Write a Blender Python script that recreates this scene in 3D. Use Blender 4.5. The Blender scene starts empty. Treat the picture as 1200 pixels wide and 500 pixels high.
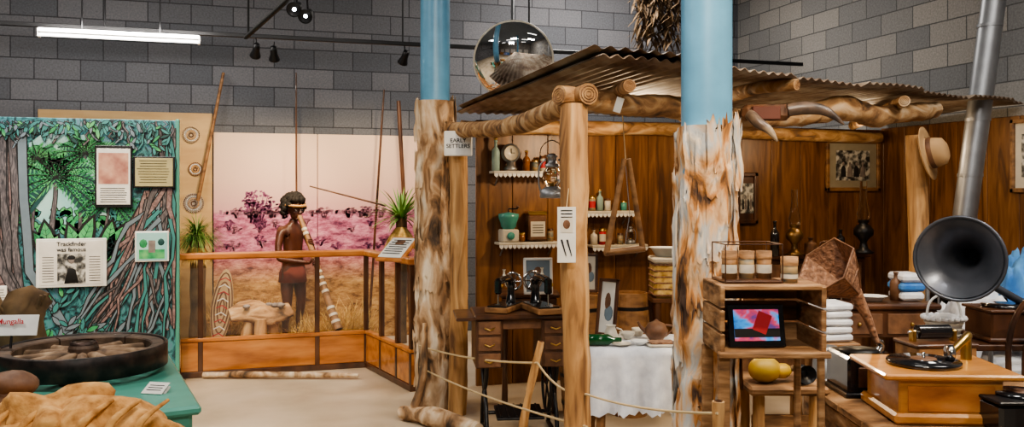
import bpy, bmesh, math, random
from mathutils import Vector, Matrix, Euler, noise
random.seed(7)
R=random.random
def U(a,b): return a+(b-a)*random.random()
S=0.3; C=0.954; H=1.55; YAW=-math.radians(17.46)
# ---------- survey helpers : convert a bearing/height seen from the tripod to room metres
def P(px,py,d):
    x=(px-600)/1000*d
    return Vector((x*C+d*S,-x*S+d*C,H-(py-222)/1000*d))
def PY(px,py,Y): return P(px,py,Y/(C-S*(px-600)/1000))
def PX(px,py,X): return P(px,py,X/(C*(px-600)/1000+S))
def Q(px,d,z):
    p=P(px,0,d); p.z=z; return p
# ---------- materials
def new(name):
    m=bpy.data.materials.new(name); m.use_nodes=True
    return m,m.node_tree.nodes,m.node_tree.links,m.node_tree.nodes['Principled BSDF']
def ramp(n,cols,pos=None):
    r=n.new('ShaderNodeValToRGB'); e=r.color_ramp.elements
    k=len(cols)
    if pos is None: pos=[0.3+0.4*i/(k-1) for i in range(k)]
    e[0].position=pos[0]; e[0].color=(*cols[0],1); e[1].position=pos[-1]; e[1].color=(*cols[-1],1)
    for i in range(1,k-1):
        a=e.new(pos[i]); a.color=(*cols[i],1)
    return r
def RM(name,cols,scale=6,st=(1,1,1),rough=.6,bump=.15,metal=0,detail=6,pos=None,dist=0.0,coat=0):
    m,n,l,b=new(name)
    g=n.new('ShaderNodeNewGeometry'); mp=n.new('ShaderNodeMapping'); mp.inputs['Scale'].default_value=st
    l.new(g.outputs['Position'],mp.inputs['Vector'])
    t=n.new('ShaderNodeTexNoise'); t.inputs['Scale'].default_value=scale; t.inputs['Detail'].default_value=detail; t.inputs['Distortion'].default_value=dist
    l.new(mp.outputs[0],t.inputs['Vector'])
    r=ramp(n,cols,pos); l.new(t.outputs[0],r.inputs[0]); l.new(r.outputs[0],b.inputs['Base Color'])
    if bump:
        bp=n.new('ShaderNodeBump'); bp.inputs['Strength'].default_value=bump; bp.inputs['Distance'].default_value=.02
        l.new(t.outputs[0],bp.inputs['Height']); l.new(bp.outputs[0],b.inputs['Normal'])
    b.inputs['Roughness'].default_value=rough; b.inputs['Metallic'].default_value=metal
    b.inputs['Coat Weight'].default_value=coat
    return m
def SM(name,col,rough=.5,metal=0,emis=0,trans=0,coat=0):
    c2=tuple(min(1,c*.82) for c in col)
    if trans or emis:
        m,n,l,b=new(name); b.inputs['Base Color'].default_value=(*col,1)
        b.inputs['Roughness'].default_value=rough; b.inputs['Transmission Weight'].default_value=trans
        b.inputs['IOR'].default_value=1.3
        if emis:
            b.inputs['Emission Color'].default_value=(*col,1); b.inputs['Emission Strength'].default_value=emis
        return m
    return RM(name,[c2,col],9,(1,1,1),rough,.03,metal,3,coat=coat)
def blockmat(name,c1,c2,mort):
    m,n,l,b=new(name)
    g=n.new('ShaderNodeNewGeometry'); s=n.new('ShaderNodeSeparateXYZ'); l.new(g.outputs['Position'],s.inputs[0])
    a=n.new('ShaderNodeMath'); a.operation='ADD'; l.new(s.outputs[0],a.inputs[0]); l.new(s.outputs[1],a.inputs[1])
    c=n.new('ShaderNodeCombineXYZ'); l.new(a.outputs[0],c.inputs[0]); l.new(s.outputs[2],c.inputs[1])
    br=n.new('ShaderNodeTexBrick'); br.inputs['Scale'].default_value=1; br.inputs['Brick Width'].default_value=.4; br.inputs['Row Height'].default_value=.2
    br.inputs['Mortar Size'].default_value=.006; br.inputs['Mortar Smooth'].default_value=.2; br.inputs['Bias'].default_value=-.1
    br.inputs['Color1'].default_value=(*c1,1); br.inputs['Color2'].default_value=(*c2,1); br.inputs['Mortar'].default_value=(*mort,1)
    l.new(c.outputs[0],br.inputs['Vector'])
    t=n.new('ShaderNodeTexNoise'); t.inputs['Scale'].default_value=60; t.inputs['Detail'].default_value=4; l.new(g.outputs['Position'],t.inputs['Vector'])
    mx=n.new('ShaderNodeMix'); mx.data_type='RGBA'; mx.blend_type='OVERLAY'; mx.inputs[0].default_value=.5
    l.new(br.outputs['Color'],mx.inputs[6]); l.new(t.outputs[0],mx.inputs[7]); l.new(mx.outputs[2],b.inputs['Base Color'])
    ad=n.new('ShaderNodeMath'); ad.operation='MULTIPLY_ADD'; l.new(t.outputs[0],ad.inputs[0]); ad.inputs[1].default_value=.25
    iv=n.new('ShaderNodeMath'); iv.operation='SUBTRACT'; iv.inputs[0].default_value=1; l.new(br.outputs['Fac'],iv.inputs[1]); l.new(iv.outputs[0],ad.inputs[2])
    bp=n.new('ShaderNodeBump'); bp.inputs['Strength'].default_value=.4; bp.inputs['Distance'].default_value=.008
    l.new(ad.outputs[0],bp.inputs['Height']); l.new(bp.outputs[0],b.inputs['Normal']); b.inputs['Roughness'].default_value=.85
    return m
m_block=blockmat('grey_blockwork',(.1,.105,.12),(.165,.165,.18),(.045,.045,.052))
m_block2=blockmat('pale_blockwork',(.18,.182,.185),(.32,.3,.275),(.09,.09,.09))
m_floor=RM('concrete_floor',[(.36,.28,.19),(.48,.39,.28),(.56,.47,.36)],1.6,rough=.45,bump=.04)
m_ceil=SM('ceiling_paint',(.16,.2,.26),.9)
m_ply=RM('plywood_panelling',[(.075,.03,.01),(.17,.072,.022),(.26,.12,.042)],5,(3,3,.35),.4,.06,dist=1.2)
m_log=RM('debarked_log',[(.13,.06,.025),(.38,.2,.075),(.55,.32,.135),(.62,.42,.22)],9,(1.6,1.6,.22),.75,.6,dist=1.0,detail=10)
m_logx=RM('old_log',[(.06,.033,.018),(.25,.13,.055),(.43,.26,.12),(.52,.38,.24)],8,(.6,1.4,1.4),.8,.8,dist=1.0,detail=10)
m_bark=RM('peeling_bark',[(.06,.04,.028),(.28,.16,.08),(.52,.36,.22),(.7,.6,.46)],7,(1,1,.4),.9,1.0,detail=12,dist=1.0,pos=[.36,.45,.54,.66])
m_bark2=RM('orange_bark',[(.07,.04,.028),(.44,.2,.065),(.62,.42,.25),(.45,.46,.46),(.72,.62,.48)],9,(1,1,.3),.9,1.0,detail=12,dist=1.4,pos=[.34,.44,.52,.6,.7])
m_blue=SM('blue_paint',(.13,.34,.52),.35)
m_iron=RM('corrugated_iron',[(.1,.055,.035),(.24,.18,.13),(.38,.34,.28)],4,(1,1,1),.6,.1,metal=.3)
m_black=SM('black_metal',(.012,.012,.014),.4,.3)
m_japan=SM('black_lacquer',(.01,.01,.012),.15,.0,coat=.6)
m_gold=SM('brass',(.6,.4,.13),.3,1)
m_steel=SM('galvanised_steel',(.33,.34,.36),.45,.8)
m_chrome=SM('polished_metal',(.6,.6,.6),.15,1)
m_white=SM('white_paint',(.75,.75,.73),.5)
m_cloth=RM('white_linen',[(.55,.57,.62),(.8,.81,.84)],14,rough=.9,bump=.3)
m_paper=SM('paper',(.72,.7,.65),.8)
m_print=RM('monochrome_print',[(.03,.03,.03),(.2,.2,.19),(.55,.54,.5)],22,rough=.5,bump=0,detail=8,pos=[.4,.5,.6])
m_ink=SM('black_ink',(.012,.012,.014),.8)
m_red=SM('red_paint',(.45,.02,.03),.6)
m_rail=RM('varnished_rail',[(.3,.1,.025),(.5,.19,.05),(.6,.27,.085)],7,(.4,2,2),.3,.05,coat=.4)
m_tan=RM('tan_board',[(.46,.29,.13),(.56,.38,.18)],3,(1,1,4),.7,.05)
m_dkwood=RM('dark_wood',[(.025,.01,.006),(.08,.032,.015),(.13,.055,.025)],8,(1,1,.4),.35,.1,coat=.3)
m_mdwood=RM('brown_wood',[(.1,.045,.02),(.24,.12,.045),(.34,.18,.08)],10,(.5,2,2),.55,.15)
m_oak=RM('orange_oak',[(.34,.14,.03),(.48,.21,.055),(.56,.28,.09)],10,(.5,2,3),.3,.06,coat=.4)
m_crate=RM('rough_crate_wood',[(.09,.045,.02),(.25,.13,.055),(.4,.24,.12)],12,(.5,1,3),.8,.4)
m_straw=RM('straw',[(.32,.18,.04),(.6,.39,.12),(.76,.56,.24)],20,rough=.9,bump=.2)
m_grass=RM('green_blades',[(.03,.1,.02),(.1,.22,.04),(.25,.34,.09)],8,rough=.6,bump=0)
m_dry=RM('dry_foliage',[(.06,.035,.018),(.18,.11,.05)],8,rough=.8,bump=0)
m_rope=SM('rope',(.58,.44,.25),.9)
m_skin=RM('dark_brown_skin',[(.05,.015,.009),(.095,.03,.015)],10,rough=.42,bump=.04)
m_hair=SM('black_hair',(.012,.008,.006),.8)
m_ochre=SM('ochre_band',(.62,.33,.12),.8)
m_glass=SM('clear_glass',(.92,.96,.96),.03,trans=1)
m_felt=SM('hat_felt',(.5,.31,.15),.9)
m_teal=SM('teal_table_paint',(.09,.33,.26),.35)
m_burlap=RM('burlap',[(.28,.12,.03),(.48,.24,.075),(.6,.34,.12)],25,rough=.95,bump=.5)
m_leather=RM('leather',[(.08,.035,.018),(.2,.095,.045)],14,rough=.6,bump=.3)
m_sand=RM('red_sand',[(.34,.18,.08),(.5,.3,.15)],12,rough=.95,bump=.5)
m_enamel=SM('teal_enamel',(.08,.32,.27),.25)
m_bluecl=RM('blue_fabric',[(.03,.14,.45),(.12,.35,.68)],8,rough=.85,bump=.2)
m_horn=RM('cow_horn',[(.04,.03,.028),(.16,.11,.08),(.42,.33,.23)],7,rough=.35,bump=.05)
m_cane=RM('cane_weave',[(.1,.05,.03),(.24,.125,.075),(.36,.2,.12)],60,rough=.7,bump=.6)
m_grey=RM('grey_horn_enamel',[(.05,.06,.075),(.11,.12,.15)],5,rough=.3,bump=.02,metal=.5)
m_tin=RM('tin_label',[(.05,.12,.16),(.5,.32,.12)],14,(1,1,4),.5,.02)
m_cream=SM('cream_ceramic',(.65,.6,.5),.3)
m_stone=RM('stone',[(.12,.1,.1),(.3,.26,.24)],12,rough=.8,bump=.4)
m_gourd=SM('yellow_gourd',(.62,.4,.05),.5)
m_screen=RM('tablet_picture',[(.02,.06,.3),(.04,.3,.7),(.5,.05,.1),(.1,.05,.18)],11,(1,1,1.5),.3,0,pos=[.36,.48,.56,.64])
b=m_screen.node_tree.nodes['Principled BSDF']
rr=[x for x in m_screen.node_tree.nodes if x.type=='VALTORGB'][0]
m_screen.node_tree.links.new(rr.outputs[0],b.inputs['Emission Color']); b.inputs['Emission Strength'].default_value=.6
m_lamp=SM('lamp_glow',(.85,.93,1),.5,emis=14)
m_tube=SM('tube_glow',(1,.97,.92),.5,emis=4)
m_mirror=SM('mirror_chrome',(.9,.9,.9),.02,1)
for nd in list(m_mirror.node_tree.nodes):
    if nd.type=='BUMP': m_mirror.node_tree.nodes.remove(nd)
mm,n_,l_,b_=new('acrylic_sheet'); b_.inputs['Base Color'].default_value=(.5,.5,.5,1); b_.inputs['Alpha'].default_value=.04; b_.inputs['Roughness'].default_value=.05; m_acr2=mm
# ---------- mesh accumulator
class M:
    def __init__(s,name,T=None): s.n=name; s.v=[]; s.f=[]; s.fm=[]; s.fs=[]; s.m=[]; s.T=T or Matrix()
    def add(s,vs,fs,mat,sm=False,L=None):
        if mat not in s.m: s.m.append(mat)
        k=s.m.index(mat); o=len(s.v); T=s.T@L if L is not None else s.T
        s.v+= [T@Vector(v) for v in vs]
        for f in fs: s.f.append([i+o for i in f]); s.fm.append(k); s.fs.append(sm)
        return s
    def box(s,c,sz,mat,rot=(0,0,0),bev=.004):
        bm=bmesh.new(); bmesh.ops.create_cube(bm,size=1)
        for v in bm.verts: v.co=Vector((v.co.x*sz[0],v.co.y*sz[1],v.co.z*sz[2]))
        if bev: bmesh.ops.bevel(bm,geom=bm.edges[:],offset=min(bev,min(sz)*.3),segments=1,affect='EDGES')
        L=Matrix.Translation(c)@Euler(rot).to_matrix().to_4x4()
        bm.verts.index_update()
        s.add([v.co for v in bm.verts],[[v.index for v in f.verts] for f in bm.faces],mat,False,L); bm.free(); return s
    def tube(s,pts,rad,mat,seg=10,nz=0,nf=6,caps=True,sub=0,flat=1):
        pts=[Vector(p) for p in pts]
        if not hasattr(rad,'__len__'): rad=[rad]*len(pts)
        if sub:
            np_=[];nr=[]
            for i in range(len(pts)-1):
                p0=pts[max(i-1,0)];p1=pts[i];p2=pts[i+1];p3=pts[min(i+2,len(pts)-1)]
                for k in range(sub):
                    t=k/sub
                    np_.append(.5*((2*p1)+(p2-p0)*t+(2*p0-5*p1+4*p2-p3)*t*t+(3*p1-p0-3*p2+p3)*t**3)); nr.append(rad[i]*(1-t)+rad[i+1]*t)
            np_.append(pts[-1]); nr.append(rad[-1]); pts=np_; rad=nr
        vs=[];fs=[]; nrm=None
        for i,p in enumerate(pts):
            t=(pts[min(i+1,len(pts)-1)]-pts[max(i-1,0)]).normalized()
            if nrm is None:
                nrm=t.orthogonal().normalized()
            nrm=(nrm-t*nrm.dot(t)).normalized(); bn=t.cross(nrm)
            for k in range(seg):
                a=2*math.pi*k/seg; d=nrm*math.cos(a)+bn*math.sin(a)*flat; r=rad[i]
                if nz:
                    q=p+d*r; r*=1+nz*(noise.noise(q*nf)*1.3+noise.noise(q*nf*3.1)*.5)
                vs.append(p+d*r)
        n=len(pts)
        for i in range(n-1):
            for k in range(seg):
                k2=(k+1)%seg; fs.append([i*seg+k,i*seg+k2,(i+1)*seg+k2,(i+1)*seg+k])
        s.add(vs,fs,mat,True)
        if caps:
            s.add(vs[:seg],[list(range(seg))[::-1]],mat); s.add(vs[-seg:],[list(range(seg))],mat)
        return s
    def lathe(s,prof,mat,c=(0,0,0),seg=24,rot=None,sm=True):
        vs=[];fs=[]
        for r,z in prof:
            for k in range(seg):
                a=2*math.pi*k/seg; vs.append((max(r,.0004)*math.cos(a),max(r,.0004)*math.sin(a),z))
        for i in range(len(prof)-1):
            for k in range(seg):
                k2=(k+1)%seg; fs.append([i*seg+k,i*seg+k2,(i+1)*seg+k2,(i+1)*seg+k])
        L=Matrix.Translation(c)
        if rot is not None: L=L@(rot if isinstance(rot,Matrix) else Euler(rot).to_matrix().to_4x4())
        s.add(vs,fs,mat,sm,L); return s
    def ball(s,c,r,mat,seg=16,nz=0,nf=8,rot=None):
        if not hasattr(r,'__len__'): r=(r,r,r)
        vs=[];fs=[];n=seg//2+1
        for i in range(n):
            th=math.pi*i/(n-1)
            for k in range(seg):
                a=2*math.pi*k/seg; d=Vector((math.sin(th)*math.cos(a),math.sin(th)*math.sin(a),math.cos(th)))
                q=1+(nz*noise.noise((Vector((d.x*r[0],d.y*r[1],d.z*r[2]))+Vector(c))*nf)*1.6 if nz else 0)
                vs.append((d.x*r[0]*q,d.y*r[1]*q,d.z*r[2]*q))
        for i in range(n-1):
            for k in range(seg):
                k2=(k+1)%seg; fs.append([i*seg+k,(i+1)*seg+k,(i+1)*seg+k2,i*seg+k2])
        L=Matrix.Translation(c)
        if rot is not None: L=L@Euler(rot).to_matrix().to_4x4()
        s.add(vs,fs,mat,True,L); return s
    def prism(s,pts,y,mat,th=.004):   # polygon in XZ facing -Y
        n=len(pts); vs=[(p[0],y,p[1]) for p in pts]+[(p[0],y+th,p[1]) for p in pts]
        fs=[list(range(n)),list(range(n,2*n))[::-1]]+[[i,i+n,(i+1)%n+n,(i+1)%n] for i in range(n)]
        return s.add(vs,fs,mat)
    def stroke(s,pts,w,y,mat):
        vs=[];fs=[];n=len(pts)
        for i in range(n):
            a=Vector(pts[max(i-1,0)]);b_=Vector(pts[min(i+1,n-1)]); t=(b_-a).normalized() if (b_-a).length else Vector((1,0)); q=Vector((-t.y,t.x))*w[i]; p=Vector(pts[i])
            vs+=[(p.x+q.x,y,p.y+q.y),(p.x-q.x,y,p.y-q.y)]
        for i in range(n-1): fs.append([2*i,2*i+1,2*i+3,2*i+2])
        return s.add(vs,fs,mat)
    def blade(s,p,d,L,w,mat,droop=.5,n=5):
        p=Vector(p); d=Vector(d).normalized(); side=d.cross(Vector((0,0,1)))
        if side.length<.01: side=Vector((1,0,0))
        side.normalize(); vs=[];fs=[]; v=d.copy()
        for i in range(n+1):
            t=i/n; ww=w*(1-t)**.6*(.5+.5*min(1,t*4)); vs+=[p+side*ww,p-side*ww]; v=(v+Vector((0,0,-droop/n))).normalized(); p=p+v*(L/n)
        for i in range(n): fs.append([2*i,2*i+1,2*i+3,2*i+2])
        return s.add(vs,fs,mat)
    def done(s):
        zs=min(v.z for v in s.v); xs=[v.x for v in s.v]; ys=[v.y for v in s.v]
        o=Vector(((min(xs)+max(xs))/2,(min(ys)+max(ys))/2,zs))
        me=bpy.data.meshes.new(s.n); me.from_pydata([v-o for v in s.v],[],s.f)
        for m in s.m: me.materials.append(m)
        me.polygons.foreach_set('material_index',s.fm); me.polygons.foreach_set('use_smooth',s.fs); me.update()
        ob=bpy.data.objects.new(s.n,me); ob.location=o; bpy.context.collection.objects.link(ob)
        return ob
def TR(loc,rz=0,rx=0,ry=0): return Matrix.Translation(loc)@Matrix.Rotation(rz,4,'Z')@Matrix.Rotation(ry,4,'Y')@Matrix.Rotation(rx,4,'X')
def aim(axis): return Vector((0,0,1)).rotation_difference(Vector(axis).normalized()).to_matrix().to_4x4()
def text(parent,body,size,T,mat):
    cu=bpy.data.curves.new('lettering','FONT'); cu.body=body; cu.size=size; cu.align_x='CENTER'; cu.align_y='CENTER'; cu.extrude=.0008; cu.offset=size*.012; cu.materials.append(mat)
    o=bpy.data.objects.new('lettering',cu); bpy.context.collection.objects.link(o); o.parent=parent
    o.matrix_parent_inverse=Matrix.Translation(-parent.location); o.matrix_basis=T@Matrix.Rotation(math.pi/2,4,'X')
    return o
rt=Vector((C,-S,0)); fw=Vector((S,C,0)); up=Vector((0,0,1))
# ================= ROOM
def slab(name,c,sz,mat): M(name).box(c,sz,mat,bev=0).done()
CZ=4.3
slab('floor',(-.6,3,-.05),(12.9,12.6,.1),m_floor)
slab('ceiling',(-.6,3,CZ+.05),(12.9,12.6,.1),m_ceil)
slab('wall_back',(-.6,9.2,CZ/2),(12.8,.2,CZ),m_block)
slab('wall_right',(5.85,3,CZ/2),(.2,12.2,CZ),m_block2)
slab('wall_left',(-6.9,3,CZ/2),(.2,12.2,CZ),m_block)
slab('wall_front',(-.6,-3.2,CZ/2),(12.8,.2,CZ),m_block2)
a=PY(45,128,9.07); bq=PY(249,130,9.07)
m=M('backing_board'); m.box(((a.x+bq.x)/2,9.07,a.z/2),(bq.x-a.x,.04,a.z),m_tan)
for i,(px,py,r,c) in enumerate([(224,158,.085,(.5,.38,.24)),(229,198,.07,(.52,.33,.17)),(227,238,.1,(.4,.33,.27))]):
    p=PY(px,py,9.04); mm=SM('dot_art',c,.7)
    m.lathe([(0,-.004),(r,-.004)],mm,(p.x,9.043,p.z),28,rot=(math.pi/2,0,0))
    for q_ in range(1,5):
        rr_=r*q_/4.4; nn=int(6+q_*6)
        for k in range(nn):
            an=6.283*k/nn; m.lathe([(0,0),(.006,0),(.006,.002)],[m_white,m_leather,m_ochre][(q_)%3],(p.x+rr_*math.cos(an),9.036,p.z+rr_*math.sin(an)),6,rot=(-math.pi/2,0,0))
m.done()
# ================= DIORAMA BACKDROP
def backdrop():
    m,n,l,b=new('printed_outback')
    g=n.new('ShaderNodeNewGeometry'); s=n.new('ShaderNodeSeparateXYZ'); l.new(g.outputs['Position'],s.inputs[0])
    t=n.new('ShaderNodeTexNoise'); t.inputs['Scale'].default_value=5; t.inputs['Detail'].default_value=12; t.inputs['Roughness'].default_value=.8
    mp=n.new('ShaderNodeMapping'); mp.inputs['Scale'].default_value=(1,1,2.6); l.new(g.outputs['Position'],mp.inputs[0]); l.new(mp.outputs[0],t.inputs[0])
    sky=n.new('ShaderNodeMapRange'); sky.inputs[1].default_value=1.3; sky.inputs[2].default_value=2.2; l.new(s.outputs[2],sky.inputs[0])
    rs=ramp(n,[(.6,.32,.33),(.67,.45,.37),(.7,.52,.39)],[0,.35,1]); l.new(sky.outputs[0],rs.inputs[0])
    rl=ramp(n,[(.11,.02,.06),(.36,.09,.17),(.6,.23,.34),(.74,.4,.45)],[.38,.46,.55,.65]); l.new(t.outputs[0],rl.inputs[0])
    rg=ramp(n,[(.12,.05,.015),(.42,.22,.07),(.66,.42,.18)],[.38,.5,.62]); l.new(t.outputs[0],rg.inputs[0])
    lo=n.new('ShaderNodeMapRange'); lo.inputs[1].default_value=.95; lo.inputs[2].default_value=.6; l.new(s.outputs[2],lo.inputs[0])
    m1=n.new('ShaderNodeMix'); m1.data_type='RGBA'; l.new(lo.outputs[0],m1.inputs[0]); l.new(rl.outputs[0],m1.inputs[6]); l.new(rg.outputs[0],m1.inputs[7])
    h=n.new('ShaderNodeMath'); h.operation='MULTIPLY_ADD'; l.new(t.outputs[0],h.inputs[0]); h.inputs[1].default_value=-.06; l.new(s.outputs[2],h.inputs[2])
    st=n.new('ShaderNodeMapRange'); st.inputs[1].default_value=1.27; st.inputs[2].default_value=1.3; l.new(h.outputs[0],st.inputs[0])
    m2=n.new('ShaderNodeMix'); m2.data_type='RGBA'; l.new(st.outputs[0],m2.inputs[0]); l.new(m1.outputs[2],m2.inputs[6]); l.new(rs.outputs[0],m2.inputs[7])
    l.new(m2.outputs[2],b.inputs['Base Color']); b.inputs['Roughness'].default_value=.6
    return m
m_bd=backdrop()
m_purple=SM('purple_print',(.26,.07,.17),.7); m_mauve=SM('mauve_print',(.36,.15,.22),.7)
a=PY(250,155,9.03); mid=PY(372,155,9.03); e=PY(520,155,9.03)
zt=a.z
m=M('diorama_backdrop')
m.box(((a.x+mid.x)/2,9.03,zt/2),(mid.x-a.x-.006,.03,zt),m_bd); m.box(((e.x+mid.x)/2,9.03,zt/2),(e.x-mid.x-.006,.03,zt),m_bd)
hz=1.33
def shrub(bx,z0,sc,n,mat):
    for k in range(n):
        an=U(.15,2.98); L=U(.08,.22)*sc; x0=bx+U(-.06,.06)*sc; p=[(x0,z0-.12*sc),(x0+math.cos(an)*L*.5,z0-.03*sc+math.sin(an)*L*.5),(x0+math.cos(an)*L+U(-.03,.03)*sc,z0-.02*sc+math.sin(an)*L)]
        m.stroke(p,[.003,.004,.002],9.0125,mat)
        for j in range(4): 
            qx=p[2][0]+U(-.03,.03)*sc; qz=p[2][1]+U(-.03,.02)*sc; m.stroke([(qx-.012,qz),(qx+.012,qz+.006)],[.008*sc,.006*sc],9.012,mat)
shrub(PY(300,250,9).x,hz,1.0,38,m_purple)
for k in range(16): shrub(U(a.x+.1,e.x-.3),hz-.03-U(0,.0),U(.2,.4),14,m_mauve)
for k in range(30): shrub(U(a.x+.1,e.x-.1),U(.95,1.22),U(.15,.35),9,m_purple if k%2 else m_mauve)
for k in range(110):
    x=U(a.x+.03,e.x-.03); h=U(.004,.03); m.stroke([(x,hz-.03),(x+.004,hz-.01+h)],[.01,.014],9.0125,m_mauve)
m.done()
g0=PY(212,430,7.56)
M('diorama_ground').box((.5*(g0.x-.3+1.1),8.27,.04),(1.1-g0.x+.3,1.44,.08),m_sand).done()
# ================= BARRIER RAIL
m=M('barrier_rail')
L0=Vector((PY(212,0,7.5).x,7.5,0)); L1=Vector((PY(430,0,7.5).x,7.5,0)); L2=Q(484,6.55,0)
zt=1.0
def railseg(A,B,posts):
    d=(B-A); L=d.length; an=math.atan2(d.y,d.x); c=(A+B)/2
    m.box((c.x,c.y,zt),(L+.05,.09,.055),m_rail,(0,0,an),.012)
    m.box((c.x,c.y,.17),(L,.03,.24),m_rail,(0,0,an))
    m.box((c.x,c.y,.31),(L,.05,.03),m_rail,(0,0,an))
    m.box((c.x,c.y,.025),(L,.05,.05),m_dkwood,(0,0,an))
    for t in posts:
        p=A+d*t; m.box((p.x,p.y,zt/2),(.04,.04,zt),m_dkwood,(0,0,an))
    m.box((c.x,c.y,.62),(L,.004,.56),m_acr2,(0,0,an),0)
railseg(L0,L1,[.1,.72,.995]); railseg(L1,L2,[.35,.7,.98])
m.done()
c=P(466,292,6.8)
m=M('reading_plaque',TR((c.x,c.y,c.z),YAW-.5,rx=.6)); m.box((0,0,0),(.26,.3,.03),m_rail,bev=.01); m.box((0,0,.018),(.22,.25,.006),m_paper); 
for k in range(7): m.box((U(-.01,.01),.09-k*.028,.0225),(.17,.008,.002),m_ink,bev=0)
m.box((0,.06,.0225),(.08,.06,.002),m_leather,bev=0); m.tube([(0,0,-.01),(0,-.02,-.1)],.015,m_black,6); m.done()
# ================= MURAL PANEL
Ym=7.3
xa=PY(-70,0,Ym).x; xb=PY(208,0,Ym).x; ztop=2.1
m_mur=RM('mural_painting',[(.008,.02,.028),(.02,.1,.12),(.06,.25,.26),(.1,.2,.28)],9,(1,1,.7),.5,.05,detail=10,dist=3,pos=[.38,.46,.54,.66])
m_msky=RM('mural_sky',[(.2,.5,.52),(.42,.66,.62)],4,rough=.5,bump=0)
m_mtr=RM('mural_trunk',[(.02,.022,.028),(.1,.09,.1),(.22,.19,.2)],18,(2,1,.5),.5,.1,dist=2)
m_mroot=RM('mural_root',[(.08,.055,.06),(.22,.14,.14),(.32,.23,.22)],16,rough=.5,bump=.1,dist=2)
m_mgr=RM('mural_green',[(.01,.13,.05),(.04,.32,.12),(.16,.48,.18)],12,rough=.5,bump=0)
m_mbr=RM('mural_bright_green',[(.03,.3,.1),(.12,.5,.18)],12,rough=.5,bump=0)
m_mte=SM('mural_teal_leaf',(.05,.24,.24),.5); m_mlv=SM('mural_grey_leaf',(.17,.23,.28),.5); m_mdk=SM('mural_dark_leaf',(.012,.07,.07),.5)
m=M('jungle_mural_panel')
m.box(((xa+xb)/2,Ym+.02,ztop/2),(xb-xa,.04,ztop),m_mur)
m.box((xb,Ym+.02,ztop/2),(.03,.06,ztop+.02),m_teal)
def mp_(px,py): q=PY(px,py,Ym); return (q.x,q.z)
def leaf(x,z,an,L,w,y,mat,out=True,oc=None):
    def pl(s_):
        pts=[]
        for t,k in [(0,0),(.25,.8),(.55,1),(.8,.6),(1,0),(.8,-.6),(.55,-1),(.25,-.8)]:
            u=(t*L*s_-(s_-1)*L*.5); v=k*w*(s_*1.2 if s_>1 else 1)
            pts.append((x+u*math.cos(an)-v*math.sin(an),z+u*math.sin(an)+v*math.cos(an)))
        return pts
    if out: m.prism(pl(1.2),y+.0008,oc or m_ink,.0005)
    m.prism(pl(1),y,mat,.0005)
m.prism([mp_(34,168),mp_(50,156),mp_(100,158),mp_(122,180),mp_(150,215),mp_(140,255),mp_(60,268),mp_(34,250)],Ym-.002,m_msky,.001)
for k in range(60): leaf(*mp_(U(32,150),U(250,275)),U(.3,2.8),.07,.02,Ym-.003,[m_mgr,m_mte,m_mbr][k%3])
# palms (base at foreground, crown high)
for (cx,cy,h,sc) in [(66,208,95,1.35),(100,180,110,.95),(44,186,110,.8),(128,235,60,.8)]:
    m.stroke([mp_(cx-7,cy+h),mp_(cx-5,cy+h*.6),mp_(cx-1,cy+h*.25),mp_(cx,cy)],[.019*sc,.016*sc,.013*sc,.012*sc],Ym-.0043,m_ink)
    m.stroke([mp_(cx-7,cy+h),mp_(cx-5,cy+h*.6),mp_(cx-1,cy+h*.25),mp_(cx,cy)],[.014*sc,.011*sc,.009*sc,.008*sc],Ym-.0046,m_mtr)
    for j in range(14):
        an=-.7+j*(math.pi+1.4)/13; L=U(.22,.28)*sc; x0,z0=mp_(cx,cy); pts=[]
        for t in [0,.25,.5,.75,1]: pts.append((x0+math.cos(an)*L*t, z0+math.sin(an)*L*t-.12*sc*t*t))
        m.stroke(pts,[.006*sc,.022*sc,.028*sc,.022*sc,.003],Ym-.0052-.0001*j,m_mdk)
        m.stroke(pts,[.002,.003,.003,.002,.001],Ym-.0085-.0001*j,m_ink)
        for q in range(10):
            t=.1+q*.09; px_,pz_=x0+math.cos(an)*L*t, z0+math.sin(an)*L*t-.12*sc*t*t
            for sg in (-1,1): leaf(px_,pz_,an-1.0*t+sg*.8,.055*sc,.0045*sc,Ym-.0075,[m_mbr,m_mgr][j%2],False)
for (px,py,an,L) in [(85,312,1.2,.4),(100,315,1.9,.36),(112,310,.9,.42),(72,312,2.2,.32),(122,310,1.4,.34),(95,310,.3,.28),(60,312,1.7,.34),(48,312,1.1,.26)]:
    leaf(*mp_(px,py),an,L,.055,Ym-.010,m_mbr if px%3 else m_mgr); x,z=mp_(px,py); m.stroke([(x,z),(x+L*.95*math.cos(an),z+L*.95*math.sin(an))],[.004,.001],Ym-.0115,m_ink)
    for q in range(7):
        t=.15+q*.11; xx=x+L*t*math.cos(an); zz=z+L*t*math.sin(an)
        for sg in (-1,1): m.stroke([(xx,zz),(xx+.045*math.cos(an+sg*.9),zz+.045*math.sin(an+sg*.9))],[.002,.001],Ym-.0115,m_mdk)
for k in range(15):
    x0=6+U(-16,18); pts=[mp_(x0+U(-3,3)+ (k-7)*1.1*(i/3)**2*(2.0 if i>4 else 1),150+i*42) for i in range(8)]
    w=[.02+.014*U(0,1)]*8
    m.stroke(pts,[q+.007 for q in w],Ym-.012-.0004*k,m_ink); m.stroke(pts,w,Ym-.0123-.0004*k,[m_mtr,m_mtr,m_mlv,m_mroot][k%4])
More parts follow.
